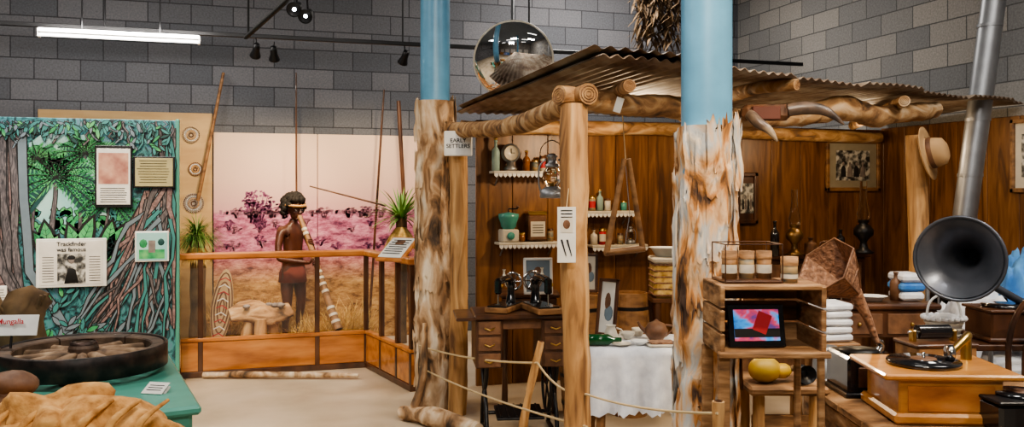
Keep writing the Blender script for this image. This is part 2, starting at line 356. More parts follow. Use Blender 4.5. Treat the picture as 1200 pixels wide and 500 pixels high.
for k in range(40):
    px=U(165,204); py=U(215,275); pts=[];dx=U(-14,-4) if k%3 else U(-4,4)
    for i in range(9):
        pts.append(mp_(min(204,max(95 if i<5 else 60,px)),py)); px+=dx+U(-8,8); py+=U(12,26)
        if py>440: break
    w=[U(.008,.022)*(1-.08*i) for i in range(len(pts))]
    m.stroke(pts,[q+.007 for q in w],Ym-.012-.0002*k,m_ink); m.stroke(pts,w,Ym-.0121-.0002*k,[m_mroot,m_mroot,m_mtr,m_mlv,m_mte][k%5])
for k in range(12):
    px=192+U(-12,10); pts=[mp_(px+U(-5,5),150+i*22) for i in range(9)]
    m.stroke(pts,[.018]*9,Ym-.013-.0005*k,m_ink); m.stroke(pts,[.012]*9,Ym-.0133-.0005*k,[m_mtr,m_mlv,m_mte][k%3])
for k in range(34):
    px=U(0,204); L_=U(8,34); py=142; pts=[]
    for i in range(6): pts.append(mp_(min(204,px),py)); px+=U(-6,6); py+=L_/5
    m.stroke(pts,[.009]*6,Ym-.0205-.0001*k,m_ink); m.stroke(pts,[.005]*6,Ym-.0207-.0001*k,[m_mlv,m_mtr,m_mte][k%3])
for k in range(230):
    px=U(-5,200); py=142+abs(random.gauss(0,6)) if px<130 else 142+abs(random.gauss(0,30))
    leaf(*mp_(px,py),U(-2.8,-.3),U(.04,.09),U(.007,.014),Ym-.0265-.00005*k,[m_mte,m_mlv,m_mdk,m_mgr,m_mte][k%5])
for k in range(120):
    px=U(30,150); py=U(335,440) if px<90 else U(385,440)
    leaf(*mp_(px,py),U(.3,2.8),U(.06,.12),U(.01,.018),Ym-.023-.00005*k,[m_mte,m_mgr,m_mlv,m_mte][k%4])
m.done()
def notice(name,px0,py0,px1,py1,mat,frame=None,kind='text'):
    p0=PY(px0,py0,Ym-.055); p1=PY(px1,py1,Ym-.055); w=p1.x-p0.x; h=p0.z-p1.z; cx=(p0.x+p1.x)/2; cz=(p0.z+p1.z)/2; y=Ym-.048
    m=M(name); m.box((cx,y,cz),(w,.014,h),frame or m_paper); m.box((cx,y-.008,cz),(w*.9,.004,h*.9),mat)
    y-=.0105
    if kind=='text':
        for k in range(9): m.box((cx+U(-.01,0),y,cz+h*.36-k*h*.085),(w*U(.6,.78),.001,h*.018),m_ink,bev=0)
    if kind=='portrait':
        m.box((cx,y,cz-h*.12),(w*.4,.001,h*.62),m_print,bev=0); m.ball((cx,y-.001,cz+h*.06),(h*.06,.002,h*.08),m_stone,10); m.ball((cx,y-.002,cz+h*.11),(h*.075,.002,h*.05),m_ink,10); m.lathe([(0,0),(h*.15,.0),(h*.09,h*.28),(0,h*.34)],m_ink,(cx,y,cz-h*.42),10,rot=Matrix.Diagonal((1,.03,1,1)))
        for sx in (-1,1):
            for k in range(10): m.box((cx+sx*w*.33,y,cz+h*.12-k*h*.055),(w*.16,.001,h*.012),m_ink,bev=0)
    if kind=='split':
        m.box((cx,y,cz+h*.13),(w*.8,.001,h*.5),RM('pink_print',[(.3,.12,.1),(.5,.27,.2),(.6,.4,.3)],9,rough=.5,bump=0),bev=0)
        for k in range(7): m.box((cx+U(-.01,0),y,cz-h*.19-k*h*.036),(w*U(.6,.72),.001,h*.01),m_ink,bev=0)
    if kind=='photo':
        m.box((cx,y,cz-h*.25),(w*.75,.001,h*.3),m_mgr,bev=0); m.box((cx,y-.001,cz),(w*.2,.001,h*.4),m_stone,bev=0); m.ball((cx-w*.25,y,cz+h*.1),(w*.12,.002,h*.15),m_mgr,8); m.ball((cx+w*.27,y,cz+h*.14),(w*.1,.002,h*.12),m_mdk,8)
    return m.done(),cx,cz,w,h
notice('framed_notice',111,170,155,243,m_white,m_black,'split')
notice('certificate',156,183,205,220,SM('aged_paper',(.42,.38,.2),.7),m_black,'text')
o,cx,cz,w,h=notice('newspaper_poster',42,280,125,335,m_paper,m_white,'portrait')
text(o,'Trackfinder\nwas famous',.043,Matrix.Translation((cx,Ym-.062,cz+h*.33)),m_ink)
notice('landmark_photo',158,271,198,306,m_msky,m_white,'photo')
notice('small_notice',-6,335,8,370,m_paper,m_white,'text')
# ================= DIORAMA CONTENTS
def tuft(name,px,d,z0,trunk_h,n,L,mat,w=.006,skirt=True,trunk_r=.07,droop=1.0):
    p=Q(px,d,z0); m=M(name)
    m.tube([p,p+Vector((.01,0,trunk_h*.5)),p+Vector((0,0,trunk_h))],[trunk_r*1.1,trunk_r,trunk_r],m_dry,10,nz=.15,sub=3)
    top=p+Vector((0,0,trunk_h-.02))
    for k in range(n):
        a=U(0,6.283); e=U(.1,1.3); m.blade(top,(math.cos(a)*math.cos(e),math.sin(a)*math.cos(e),math.sin(e)),L*U(.7,1),w,mat,droop*U(.6,1.3))
    if skirt:
        for k in range(n):
            a=U(0,6.283); m.blade(top-Vector((0,0,.03)),(math.cos(a),math.sin(a),-.6),L*U(.6,.9),w,m_straw,1.4)
    m.done()
tuft('grass_tree',231,8.0,.08,1.05,420,.34,m_grass,w=.005,droop=1.6)
tuft('pandanus_palm',470,8.2,.08,1.2,100,.44,m_grass,w=.016,skirt=True,trunk_r=.05,droop=.8)
def pole(name,pts,rad,mat,**k):
    m=M(name); m.tube(pts,rad,mat,8,**k); m.done()
pole('hunting_spear',[PY(232,235,8.96),PY(262,85,8.96)],[.018,.014],m_mdwood,nz=.1)
pole('hunting_spear',[Q(348,8.6,.08),P(347,85,8.6)],[.011,.009],m_dkwood)
pole('hunting_spear',[Q(432,8.7,.08),P(450,105,8.7)],[.014,.01],m_dkwood)
pole('hunting_spear',[Q(482,8.7,.08),P(467,118,8.7)],[.018,.022],m_dkwood,nz=.2)
pole('throwing_spear',[P(363,218,8.5),P(452,241,8.42)],[.007,.01],m_dkwood)
c=Q(254,7.95,.08)
m_shield=SM('shield_paint',(.5,.36,.2),.8)
m=M('bark_shield',TR(c,YAW+.3,rx=-.12,ry=.12))
pts=[];N=24
for k in range(N):
    a=2*math.pi*k/N; pts.append((.1*math.cos(a)*(1-.15*abs(math.sin(a))),.37+.36*math.sin(a)))
m.prism(pts,0,m_shield,.02)
for r in (.9,.66,.4,.2): 
    m.stroke([(q[0]*r,.37+(q[1]-.37)*r) for q in pts+pts[:1]],[.007]*(N+1),-.002,m_leather)
for k in range(9):
    z=.1+k*.065; m.stroke([(-.05,z),(0,z+.03),(.05,z)],[.005]*3,-.003,m_white if k%2 else m_red)
m.done()
m=M('slab_stump_table'); c=Q(305,7.95,.08)
for dx,dy in ((-.12,0),(.12,.03),(0,-.1)): m.tube([c+Vector((dx*1.2,dy,0)),c+Vector((dx*.8,dy,.28))],[.06,.05],m_log,9,nz=.25)
m.tube([c+Vector((-.27,0,.31)),c+Vector((-.1,.02,.33)),c+Vector((.1,-.02,.31)),c+Vector((.28,.02,.34))],[.09,.13,.12,.08],m_logx,10,nz=.3,flat=.35,sub=3)
for k in range(6): m.ball(c+Vector((U(-.18,.2),U(-.05,.05),.39)),(.035,.03,.02),m_stone,8,nz=.2)
m.done()
for (px,d,sx,n,hh) in [(380,7.95,.26,620,.25),(402,8.1,.24,520,.3),(266,8.3,.2,420,.4),(330,8.4,.2,360,.35),(300,8.4,.3,420,.45),(412,8.4,.22,360,.45)]:
    m=M('dry_grass_clump'); c=Q(px,d,.085)
    for k in range(n):
        a=U(0,6.283); e=U(.15,1.15); q=c+Vector((max(-.35,min(.35,random.gauss(0,sx*.5))),max(-.1,min(.15,random.gauss(0,.08))),U(0,hh*.5)))
        if q.y<7.75: continue
        m.blade(q,(math.cos(a)*math.cos(e),math.sin(a)*math.cos(e)*.4,math.sin(e)),U(.12,.32),.0045,m_straw,U(0,.4),3)
    m.done()
m=M('firewood_pile')
for k in range(12):
    c=Q(U(360,415),7.85+U(0,.2),.14+U(0,.12)); a=U(-.5,.5); v=Vector((math.cos(a),math.sin(a)*.4,U(-.1,.15)))*U(.12,.22); m.tube([c-v,c,c+v],[.02,.03,.022],m_logx,7,nz=.25)
m.done()
# ================= BOY
m_red_cl=SM('red_cloth',(.16,.03,.018),.9)
def build_boy():
    base=Q(343,8.25,.08); T=TR(base,math.radians(-58.8))
    V=[];E=[];Rr=[]
    def add(p,r,par=None):
        V.append(Vector(p)); Rr.append(r); i=len(V)-1
        if par is not None: E.append((par,i))
        return i
    pel=add((0,0,.70),(.105,.085))
    be=add((.01,0,.82),(.09,.075),pel); ch=add((0,0,.97),(.115,.085),be); nb=add((-.005,0,1.09),(.075,.06),ch)
    nk=add((.01,0,1.15),(.038,.04),nb); hd=add((.02,0,1.2),(.04,.045),nk)
    mouth=Vector((.115,0,1.215)); tip=Vector((.72,0,.2)); dd=(tip-mouth)
    hands=[]
    for s_,t in ((1,.25),(-1,.42)):
        g=mouth+dd*t
        sh=add((0,s_*.135,1.06),(.045,.045),nb); 
        el_p=Vector((.07,s_*.2,.83+ (0 if s_>0 else -.02))); ue=add((.03,s_*.18,.94),(.036,.036),sh); el=add(el_p,(.03,.03),ue)
        wr=g+Vector((-.06,s_*.045,-.005)); md=add(el_p.lerp(wr,.4),(.03,.028),el); w=add(wr,(.019,.022),md)
        pm=add(g+Vector((-.02,s_*.04,0)),(.02,.03),w); hands.append((g,s_))
    for s_ in (1,-1):
        hp=add((0,s_*.07,.66),(.075,.075),pel); th=add((.015,s_*.075,.52),(.066,.066),hp); kn=add((.03,s_*.08,.37),(.044,.044),th)
        cf=add((0,s_*.08,.26),(.045,.042),kn); an=add((-.01,s_*.08,.06),(.026,.026),cf); ft=add((.06,s_*.085,.03),(.03,.022),an); add((.13,s_*.09,.022),(.03,.014),ft)
    me=bpy.data.meshes.new('sk'); me.from_pydata(V,E,[]); ob=bpy.data.objects.new('sk',me); bpy.context.collection.objects.link(ob)
    sk=ob.modifiers.new('s','SKIN'); sk.use_smooth_shade=True
    for i,r in enumerate(Rr): me.skin_vertices[0].data[i].radius=r
    me.skin_vertices[0].data[0].use_root=True
    ob.modifiers.new('u','SUBSURF').levels=2
    dg=bpy.context.evaluated_depsgraph_get(); em=bpy.data.meshes.new_from_object(ob.evaluated_get(dg))
    m=M('didgeridoo_player',T); m.add([v.co.copy() for v in em.vertices],[list(p.vertices) for p in em.polygons],m_skin,True)
    bpy.data.objects.remove(ob)
    hc=Vector((.03,0,1.28)); T0=m.T
    m.T=T0@Matrix.Translation(hc)@Matrix.Rotation(.12,4,'Y')
    m.ball((-.005,0,.02),(.088,.07,.085),m_skin,24); m.ball((.025,0,-.03),(.06,.054,.075),m_skin,20)
    m.ball((.068,0,.03),(.02,.05,.016),m_skin,12)
    m.tube([(.078,0,.018),(.095,0,-.008),(.102,0,-.022)],[.007,.011,.014],m_skin,8); m.ball((.092,0,-.026),(.012,.02,.009),m_skin,10)
    for s_ in (1,-1):
        m.ball((.072,s_*.028,.005),(.012,.013,.009),m_white,10); m.ball((.081,s_*.028,.005),(.005,.006,.006),m_ink,8); m.ball((.073,s_*.028,.011),(.013,.015,.006),m_skin,8)
        m.ball((0,s_*.072,-.005),(.016,.008,.026),m_skin,10); m.ball((.055,s_*.036,-.022),(.02,.018,.018),m_skin,10)
    m.ball((.084,0,-.048),(.013,.023,.006),m_leather,10); m.ball((.083,0,-.06),(.013,.02,.007),m_leather,10); m.ball((.06,0,-.085),(.022,.022,.016),m_skin,10)
    for k in range(260):
        a=U(-math.pi,math.pi); e=math.asin(U(-.5,1)); 
        if abs(a)<1.0 and e<.62: continue
        if e<0 and abs(a)<1.5: continue
        dv=Vector((math.cos(e)*math.cos(a)*.115-.016,math.cos(e)*math.sin(a)*.102,math.sin(e)*.128+.02)); m.ball(dv,U(.02,.032),m_hair,8,nz=.3,nf=60)
    bp=[Vector((.112*math.cos(t)-.008,.104*math.sin(t),.045)) for t in [2*math.pi*k/24 for k in range(25)]]
    m.tube(bp,.013,m_ochre,6)
    m.T=T0
    m.lathe([(.1,.0),(.125,-.05),(.135,-.15),(.128,-.15),(.1,-.01)],m_red_cl,(0,0,.73),20)
    dn=dd.normalized(); sv=Vector((0,1,0)); fv=dn.cross(sv)
    for g,s_ in hands:
        for j,L in enumerate((.9,1,.95,.8)):
            c=g+dn*(-.024+.016*j); pts=[]
            for a in (0,.6,1.2,1.8,2.4):
                aa=a*L; pts.append(c+(sv*s_*math.cos(aa)+(-fv if fv.x<0 else fv)*math.sin(aa))*.037)
            m.tube(pts,[.009,.0085,.008,.0075,.005],m_skin,6)
        c=g+dn*(-.03); m.tube([c+sv*s_*.036,c+(sv*s_*.6-(fv if fv.x>0 else -fv)*.8)*.036,c-(fv if fv.x>0 else -fv)*.036-sv*s_*.01],[.011,.01,.007],m_skin,6)
    m.done()
    d=M('didgeridoo',T); pts=[mouth+dd*t+Vector((0,0,.012*math.sin(t*6))) for t in [i/10 for i in range(11)]]
    d.tube(pts,[.024+.016*(i/10)**1.5 for i in range(11)],m_mdwood,12,nz=.05)
    for t in (.12,.16,.5,.55,.6,.66,.8,.86,.92): d.tube([mouth+dd*t+Vector((0,0,.012*math.sin(t*6))),mouth+dd*(t+.02)+Vector((0,0,.012*math.sin(t*6)))],.026+.018*t**1.5,m_cream,12)
    d.tube([tip-dn*.002,tip+dn*.004],.036,m_ink,12); d.done()
build_boy()
# ================= PILLARS
def pillar(name,px,d,r,zb,rb,mat,flakes):
    c=Q(px,d,0); m=M(name)
    m.lathe([(r,0.0),(r,CZ)],m_blue,c,32)
    n=70; pts=[c+Vector((0,0,zb*i/n)) for i in range(n+1)]
    m.tube(pts,[rb*(1.1-.1*i/n) for i in range(n+1)],mat,48,nz=.16,nf=9)
    for k in range(flakes):
        a0=U(0,6.283); w=U(.2,.8); z0=U(0,zb-.15); h=U(.12,.6); z1=min(zb+U(-.02,.05),z0+h); rr=rb*U(1.02,1.16); vs=[];fs=[];A=8;B=14
        for j in range(B+1):
            for i in range(A+1):
                t=i/A; z=z0+(z1-z0)*j/B; a=a0+w*(t-.5)*(1-.25*abs(noise.noise(Vector((k,z*5,t))))*2)+.15*noise.noise(Vector((k*2.1,z*4,0)))
                q=rr*(1+.12*noise.noise(Vector((t*3+k,z*9,0)))+.14*abs(t-.5)*(1 if j%5 else 1.2))
                vs.append(c+Vector((q*math.cos(a),q*math.sin(a),z+.08*noise.noise(Vector((k,t*5,j*.2))))))
        for j in range(B):
            for i in range(A): o=j*(A+1)+i; fs.append([o,o+1,o+A+2,o+A+1])
        m.add(vs,fs,mat,True)
    return m.done()
pillar('steel_pillar',510,6.1,.105,2.18,.125,m_bark,70)
pillar('steel_pillar',828,3.4,.1,1.8,.112,m_bark2,70)
# ================= HUT
m=M('wall_hut_back'); x=1.75
while x<5.72:
    w=min(.3,5.74-x); m.box((x+w/2,6.52,1.05),(w-.004,.03,2.1),m_ply,bev=.003); x+=.3
m.box((3.74,6.55,1.05),(3.95,.02,2.1),m_dkwood,bev=0); m.done()
m=M('wall_hut_right'); y=3.6
while y<6.5: m.box((5.72,y+.15,1.06),(.03,.296,2.12),m_ply,bev=.003); y+=.3
m.done()
def log(name,pts,rad,mat=m_logx,nz=.16,seg=18,sub=9): 
    m=M(name); m.tube(pts,rad,mat,seg,nz=nz,nf=7,sub=sub)
    ends=((Vector(pts[0]),rad[0],(Vector(pts[0])-Vector(pts[1])).normalized()),(Vector(pts[-1]),rad[-1],(Vector(pts[-1])-Vector(pts[-2])).normalized()))
    for p,r,dv in ends:
        for q in (.75,.5,.25): m.lathe([(r*q*.9,0),(r*q,.002),(r*q*.93,.003)],m_leather,p,14,rot=aim(dv))
    return m.done()
log('hut_post',[Q(675,3.8,0),Q(677,3.8,.6),Q(673,3.8,1.2),Q(673,3.8,1.93)],[.066,.058,.062,.062],m_log,.1)
log('hut_post',[Q(536,5.9,0),Q(538,5.9,.9),Q(537,5.9,1.91)],[.066,.06,.062],m_log,.1)
log('hut_post',[Q(1074,5.66,0),Q(1077,5.66,1),Q(1073,5.66,1.91)],[.073,.062,.064],m_log,.1)
log('roof_beam',[P(655,112,3.78),P(720,121,4.05),P(800,127,4.4),P(870,140,4.7),P(930,135,4.95),P(985,126,5.15),P(1030,136,5.4),P(1095,128,5.8)],[.046,.056,.058,.056,.066,.072,.066,.055],m_logx,.24)
log('roof_beam.001',[P(690,110,3.75),P(600,148,4.9),P(528,152,6.05)],[.05,.055,.05],m_logx,.2)
log('roof_beam.002',[(1.6,6.38,2.02),(3,6.38,2.05),(5.5,6.38,2.02)],[.055,.06,.05],m_logx,.2)
log('roof_rafter',[P(738,100,3.78),P(700,118,4.6),Q(640,6.4,2.09)],[.03,.038,.04])
log('roof_rafter',[P(934,99,4.55),P(868,108,4.95),Q(800,6.5,2.1)],[.03,.04,.04])
log('roof_rafter',[P(1060,118,5.3),Q(1000,7.3,2.1)],[.035,.04])
A=Vector((1.44,3.33,2.115)); B=PX(1200,121,5.72); D=Vector((1.6,6.6,2.16)); Cc=Vector((5.72,6.6,2.2))
def roof():
    m=M('corrugated_roof'); Lf=(B-A).length; nw=int(Lf/.08); N=nw*6; K=8; vs=[];fs=[]
    for j in range(K+1):
        t=j/K
        for i in range(N+1):
            s_=i/N; p=(A*(1-s_)+B*s_)*(1-t)+(D*(1-s_)+Cc*s_)*t
            z=.0085*math.sin(s_*nw*2*math.pi)+.018*noise.noise(Vector((s_*6,t*2,0)))+(.01 if int(s_*nw/9)%2 else 0)
            q=p+Vector((0,0,z))
            if j==0: q+=Vector((0,-.04*(int(s_*nw/9)%2)+.02*noise.noise(Vector((int(s_*nw/9)*3.3,1,1))),0))
            vs.append(q)
    n=len(vs); vs+= [v+Vector((0,0,.004)) for v in vs]
    for j in range(K):
        for i in range(N):
            o=j*(N+1)+i; fs.append([o,o+N+1,o+N+2,o+1]); fs.append([o+n,o+1+n,o+N+2+n,o+N+1+n])
    for i in range(N): fs.append([i,i+1,i+1+n,i+n])
    m.add(vs,fs,m_iron,True)
    vs=[];fs=[];W=.62;nw=8;N=48
    for j in range(7):
        for i in range(N+1):
            s_=i/N; t=j/6; vs.append(A+(D-A)*t*.93+Vector((-.03+s_*W,.03+s_*.1,.03+.015*(1-t)+.0085*math.sin(s_*nw*6.283))))
    for j in range(6):
        for i in range(N): o=j*(N+1)+i; fs.append([o,o+N+1,o+N+2,o+1])
    m.add(vs,fs,m_iron,True)
    m.done()
roof()
m=M('mounted_bull_horns'); c=P(897,132,4.55)
m.T=TR(c,YAW); m.box((0,0,0),(.26,.08,.085),m_leather,bev=.03); m.box((-.01,-.045,-.005),(.15,.02,.07),SM('oxblood_plaque',(.12,.035,.02),.5))
m.tube([(-.09,-.03,-.01),(-.06,-.08,-.06),(-.01,-.1,-.1),(.03,-.11,-.16)],[.03,.03,.022,.004],m_horn,12,sub=5)
m.tube([(.11,-.03,.01),(.2,-.05,.02),(.3,-.07,-.0),(.385,-.09,-.07)],[.034,.036,.026,.004],m_horn,12,sub=5); m.done()
c=P(1080,180,5.56)
m=M('bush_hat'); ax=aim((rt*.75-fw*.6+up*.15))
m.lathe([(.0,.115),(.05,.12),(.085,.10),(.095,.06),(.1,.02),(.105,0),(.15,-.012),(.175,0),(.177,.006),(.15,-.004),(.108,.006)],m_felt,c+rt*.03-fw*.02,28,rot=ax@Matrix.Diagonal((1.15,.9,1,1)))
m.lathe([(.101,.012),(.103,.03),(.099,.045)],m_leather,c+rt*.03-fw*.02,28,rot=ax@Matrix.Diagonal((1.15,.9,1,1))); m.done()
c=P(537,168,5.78)
m=M('early_settlers_sign',TR(c,YAW,ry=.0)); m.box((0,0,0),(.19,.02,.17),m_white,bev=.006); o=m.done()
text(o,'EARLY\nSETTLERS',.038,TR(c-fw*.012,YAW),m_ink)
c=P(664,275,3.68)
m=M('hanging_leaflet',TR(c,YAW)); m.box((0,0,0),(.08,.004,.24),m_paper,bev=.001)
m.box((0,-.003,.04),(.055,.001,.06),m_cream,bev=0); m.ball((0,-.004,.045),(.016,.001,.02),m_leather,10)
for k in (-1,1): m.tube([(k*.012-.01,-.004,-.02),(k*.012+.01,-.004,-.09)],[.004,.002],m_ink,6)
for k in range(3): m.box((0,-.003,.105-k*.014),(.05,.001,.004),m_ink,bev=0)
m.tube([(0,0,.12),(.01,.02,.2)],.002,m_rope,5); m.done()
c=P(725,123,3.9)
m=M('paper_tag',TR(c,YAW,ry=.3)); m.box((0,0,0),(.035,.003,.07),m_paper,bev=.001); m.tube([(0,0,.03),(0,.03,.06)],.001,m_rope,4); m.done()
m=M('hanging_triangle_frame'); d=4.3
t=P(734,186,d); l=P(711,296,d); r=P(753,291,d+.05)
m.tube([t+rt*-.01,l],[.013,.016],m_mdwood,8,nz=.1); m.tube([t+rt*.012,r],[.013,.016],m_mdwood,8,nz=.1); m.tube([l-rt*.01,r+rt*.01],[.016,.017],m_mdwood,8,nz=.1)
m.tube([P(733,186,d),P(730,140,d),P(728,122,d-.15)],.003,m_rope,5)
m.tube([P(733,192,d),P(738,250,d),P(733,285,d)],.002,m_steel,5); m.done()
def lantern(name,c,s=1,hang=0):
    m=M(name,TR(c,YAW)@Matrix.Scale(s,4))
    m.lathe([(0,0),(.075,0),(.08,.01),(.078,.05),(.05,.065),(.04,.075)],m_steel); m.lathe([(.04,.075),(.062,.12),(.06,.16),(.035,.2)],m_glass)
    m.lathe([(.04,.195),(.045,.2),(.045,.215),(.028,.225),(.028,.26),(.04,.265),(.02,.285),(0,.287)],m_steel)
    m.lathe([(0,.075),(.012,.075),(.012,.1),(0,.1)],m_gold,seg=10)
    for k in (-1,1): m.tube([(k*.07,0,.03),(k*.085,0,.1),(k*.08,0,.2),(k*.04,0,.25)],.006,m_steel,6,sub=4)
    m.tube([(-.075,0,.21),(-.07,0,.32),(0,0,.37),(.07,0,.32),(.075,0,.21)],.003,m_black,5,sub=4)
    if hang: m.tube([(0,0,.37),(0,0,.37+hang)],.002,m_rope,4)
    return m.done()
lantern('hurricane_lantern',P(647,232,4.7),.86,.06)
def shelf(name,px0,px1,py,Y=6.5,dep=.14):
    p0=PY(px0,py,Y-.02); p1=PY(px1,py,Y-.02); w=p1.x-p0.x; c=(p0+p1)/2; m=M(name)
    m.box((c.x,Y-dep/2,c.z),(w,dep,.02),m_cream); n=int(w/.035)
    for k in range(n):
        x=p0.x+(k+.5)*w/n; m.prism([(x-.017,c.z-.01),(x+.017,c.z-.01),(x+.015,c.z-.028),(x,c.z-.042),(x-.015,c.z-.028)],Y-dep-.003,m_white,.003)
    m.tube([(p0.x+.05,Y,c.z-.1),(p0.x+.05,Y-dep+.03,c.z-.012)],.007,m_steel,6); m.tube([(p1.x-.05,Y,c.z-.1),(p1.x-.05,Y-dep+.03,c.z-.012)],.007,m_steel,6)
    m.done(); return c.z+.011
def bottle(name,c,h,r,mat,cap=None):
    m=M(name); m.lathe([(0,0),(r,0),(r,h*.6),(r*.9,h*.68),(r*.35,h*.78),(r*.35,h*.95),(r*.45,h*.95),(r*.45,h),(0,h)],mat,c,16)
    if cap: m.lathe([(0,h),(r*.5,h),(r*.5,h*1.08),(0,h*1.1)],cap,c,12)
    m.done()
def jar(c,h,r,mat,cap,lab=None):
    m=M('storage_tin'); m.lathe([(0,0),(r,0),(r,h*.85),(0,h*.85)],mat,c,16); m.lathe([(r*1.05,h*.82),(r*1.05,h),(0,h*1.02)],cap,c,16)
    if lab: m.lathe([(r*1.01,h*.2),(r*1.01,h*.65)],lab,c,16)
    m.done()
z=shelf('wall_shelf',574,656,202); 
def on(px,z,Y=6.43): q=PY(px,0,Y); return Vector((q.x,q.y,z))
m_amber=SM('amber_glass',(.25,.09,.02),.08); m_gglass=SM('pale_green_glass',(.3,.42,.38),.08)
bottle('glass_bottle',on(581,z),.24,.032,m_gglass,m_gold)
m=M('mantel_clock'); c=on(598,z); m.lathe([(0,0),(.05,0),(.055,.02),(.03,.04),(.028,.07),(0,.07)],m_steel,c); m.lathe([(0,-.025),(.065,-.025),(.075,-.01),(.075,.02),(0,.02)],m_steel,c+Vector((0,0,.14)),24,rot=(math.pi/2,0,0)); m.lathe([(0,0),(.058,0),(.058,.004)],m_cream,c+Vector((0,-.028,.14)),24,rot=(math.pi/2,0,0)); m.box(c+Vector((0,-.032,.155)),(.005,.002,.04),m_ink,bev=0); m.box(c+Vector((.012,-.032,.14)),(.03,.002,.004),m_ink,bev=0);m.done()
bottle('glass_bottle',on(617,z),.15,.028,m_amber,m_gold); jar(on(627,z),.09,.026,m_tin,m_gold); jar(on(636,z),.12,.024,m_cream,m_dkwood,m_red)
bottle('glass_bottle',on(646,z),.14,.028,m_gglass)
z=shelf('wall_shelf',580,650,284)
m=M('coffee_grinder'); c=on(596,z); m.box(c+Vector((0,0,.05)),(.14,.12,.1),m_cream,bev=.01); m.lathe([(.04,.1),(.06,.12),(.065,.15),(.08,.19),(.082,.22),(.03,.23),(0,.235)],m_enamel,c); m.lathe([(0,.01),(.03,.01),(.03,-.01)],m_enamel,c+Vector((0,-.062,.05)),12,rot=(math.pi/2,0,0)); m.tube([c+Vector((0,0,.235)),c+Vector((0,0,.26)),c+Vector((.07,-.02,.262))],.006,m_black,6); m.ball(c+Vector((.07,-.02,.275)),.012,m_dkwood,8); m.done()
m=M('biscuit_tin'); c=on(628,z); m.box(c+Vector((0,0,.11)),(.15,.1,.2),m_leather,bev=.01); m.box(c+Vector((0,-.051,.1)),(.12,.003,.12),m_cream,bev=0); m.box(c+Vector((0,0,.225)),(.16,.11,.03),m_gold,bev=.01)
for k in range(4): m.box(c+Vector((0,-.053,.13-k*.02)),(.09,.001,.006),m_ink,bev=0)
m.done()
jar(on(645,z),.1,.024,m_tin,m_dkwood); jar(on(612,z),.07,.024,m_amber,m_gold)
z=shelf('wall_shelf',676,737,248)
bottle('enamel_mug',on(684,z),.11,.035,m_white); jar(on(694,z),.12,.028,m_tin,m_gold,m_red); bottle('glass_bottle',on(703,z),.16,.028,m_gglass,m_gold); jar(on(712,z),.1,.026,m_cream,m_dkwood); bottle('glass_bottle',on(722,z),.13,.03,m_amber); jar(on(731,z),.08,.026,m_enamel,m_gold)
z=shelf('wall_shelf',688,752,287)
lantern('storm_lantern',on(739,z),.5); bottle('stone_jar',on(696,z),.12,.03,m_cream,m_dkwood); jar(on(706,z),.13,.028,m_red,m_gold,m_cream); bottle('stone_jar',on(716,z),.09,.03,m_leather); jar(on(727,z),.09,.024,m_tin,m_dkwood)
def wallframe(name,px0,py0,px1,py1,Y=6.5,X=None,inner=m_paper,fr=m_mdwood):
    if X is None:
        p0=PY(px0,py0,Y); p1=PY(px1,py1,Y); w=p1.x-p0.x; h=p0.z-p1.z; T=TR(((p0.x+p1.x)/2,Y,(p0.z+p1.z)/2))
    else:
        p0=PX(px0,py0,X); w=.5; h=(py1-py0)*.0066; T=TR((X,p0.y-w/2,p0.z-h/2),-math.pi/2)
    m=M(name,T); b=.035
    for sx in (-1,1): m.box((sx*(w/2-b/2),-.012,0),(b,.03,h),fr,bev=.006); m.box((0,-.012,sx*(h/2-b/2)),(w,.03,b),fr,bev=.006)
    m.box((0,-.004,0),(w-b,.006,h-b),inner,bev=0); m.box((0,-.009,0),(w*.62,.004,h*.58),m_print,bev=0)
    for k in range(4): m.ball((-w*.18+k*w*.12,-.012,h*.03),(w*.022,.002,h*.04),m_stone,8); m.lathe([(w*.05,-h*.22),(w*.04,-h*.05),(w*.01,0)],[m_ink,m_stone][k%2],(-w*.18+k*w*.12,-.0115,0),8,rot=Matrix.Diagonal((1,.04,1,1)))
    m.done()
wallframe('framed_photograph',967,163,1030,224,inner=SM('aged_mount',(.34,.3,.22),.7))
wallframe('framed_mirror',862,202,887,262,fr=m_dkwood,inner=m_dkwood)
wallframe('framed_picture',1186,140,1200,226,X=5.7,inner=m_cream)
c=Q(608,5.45,0)
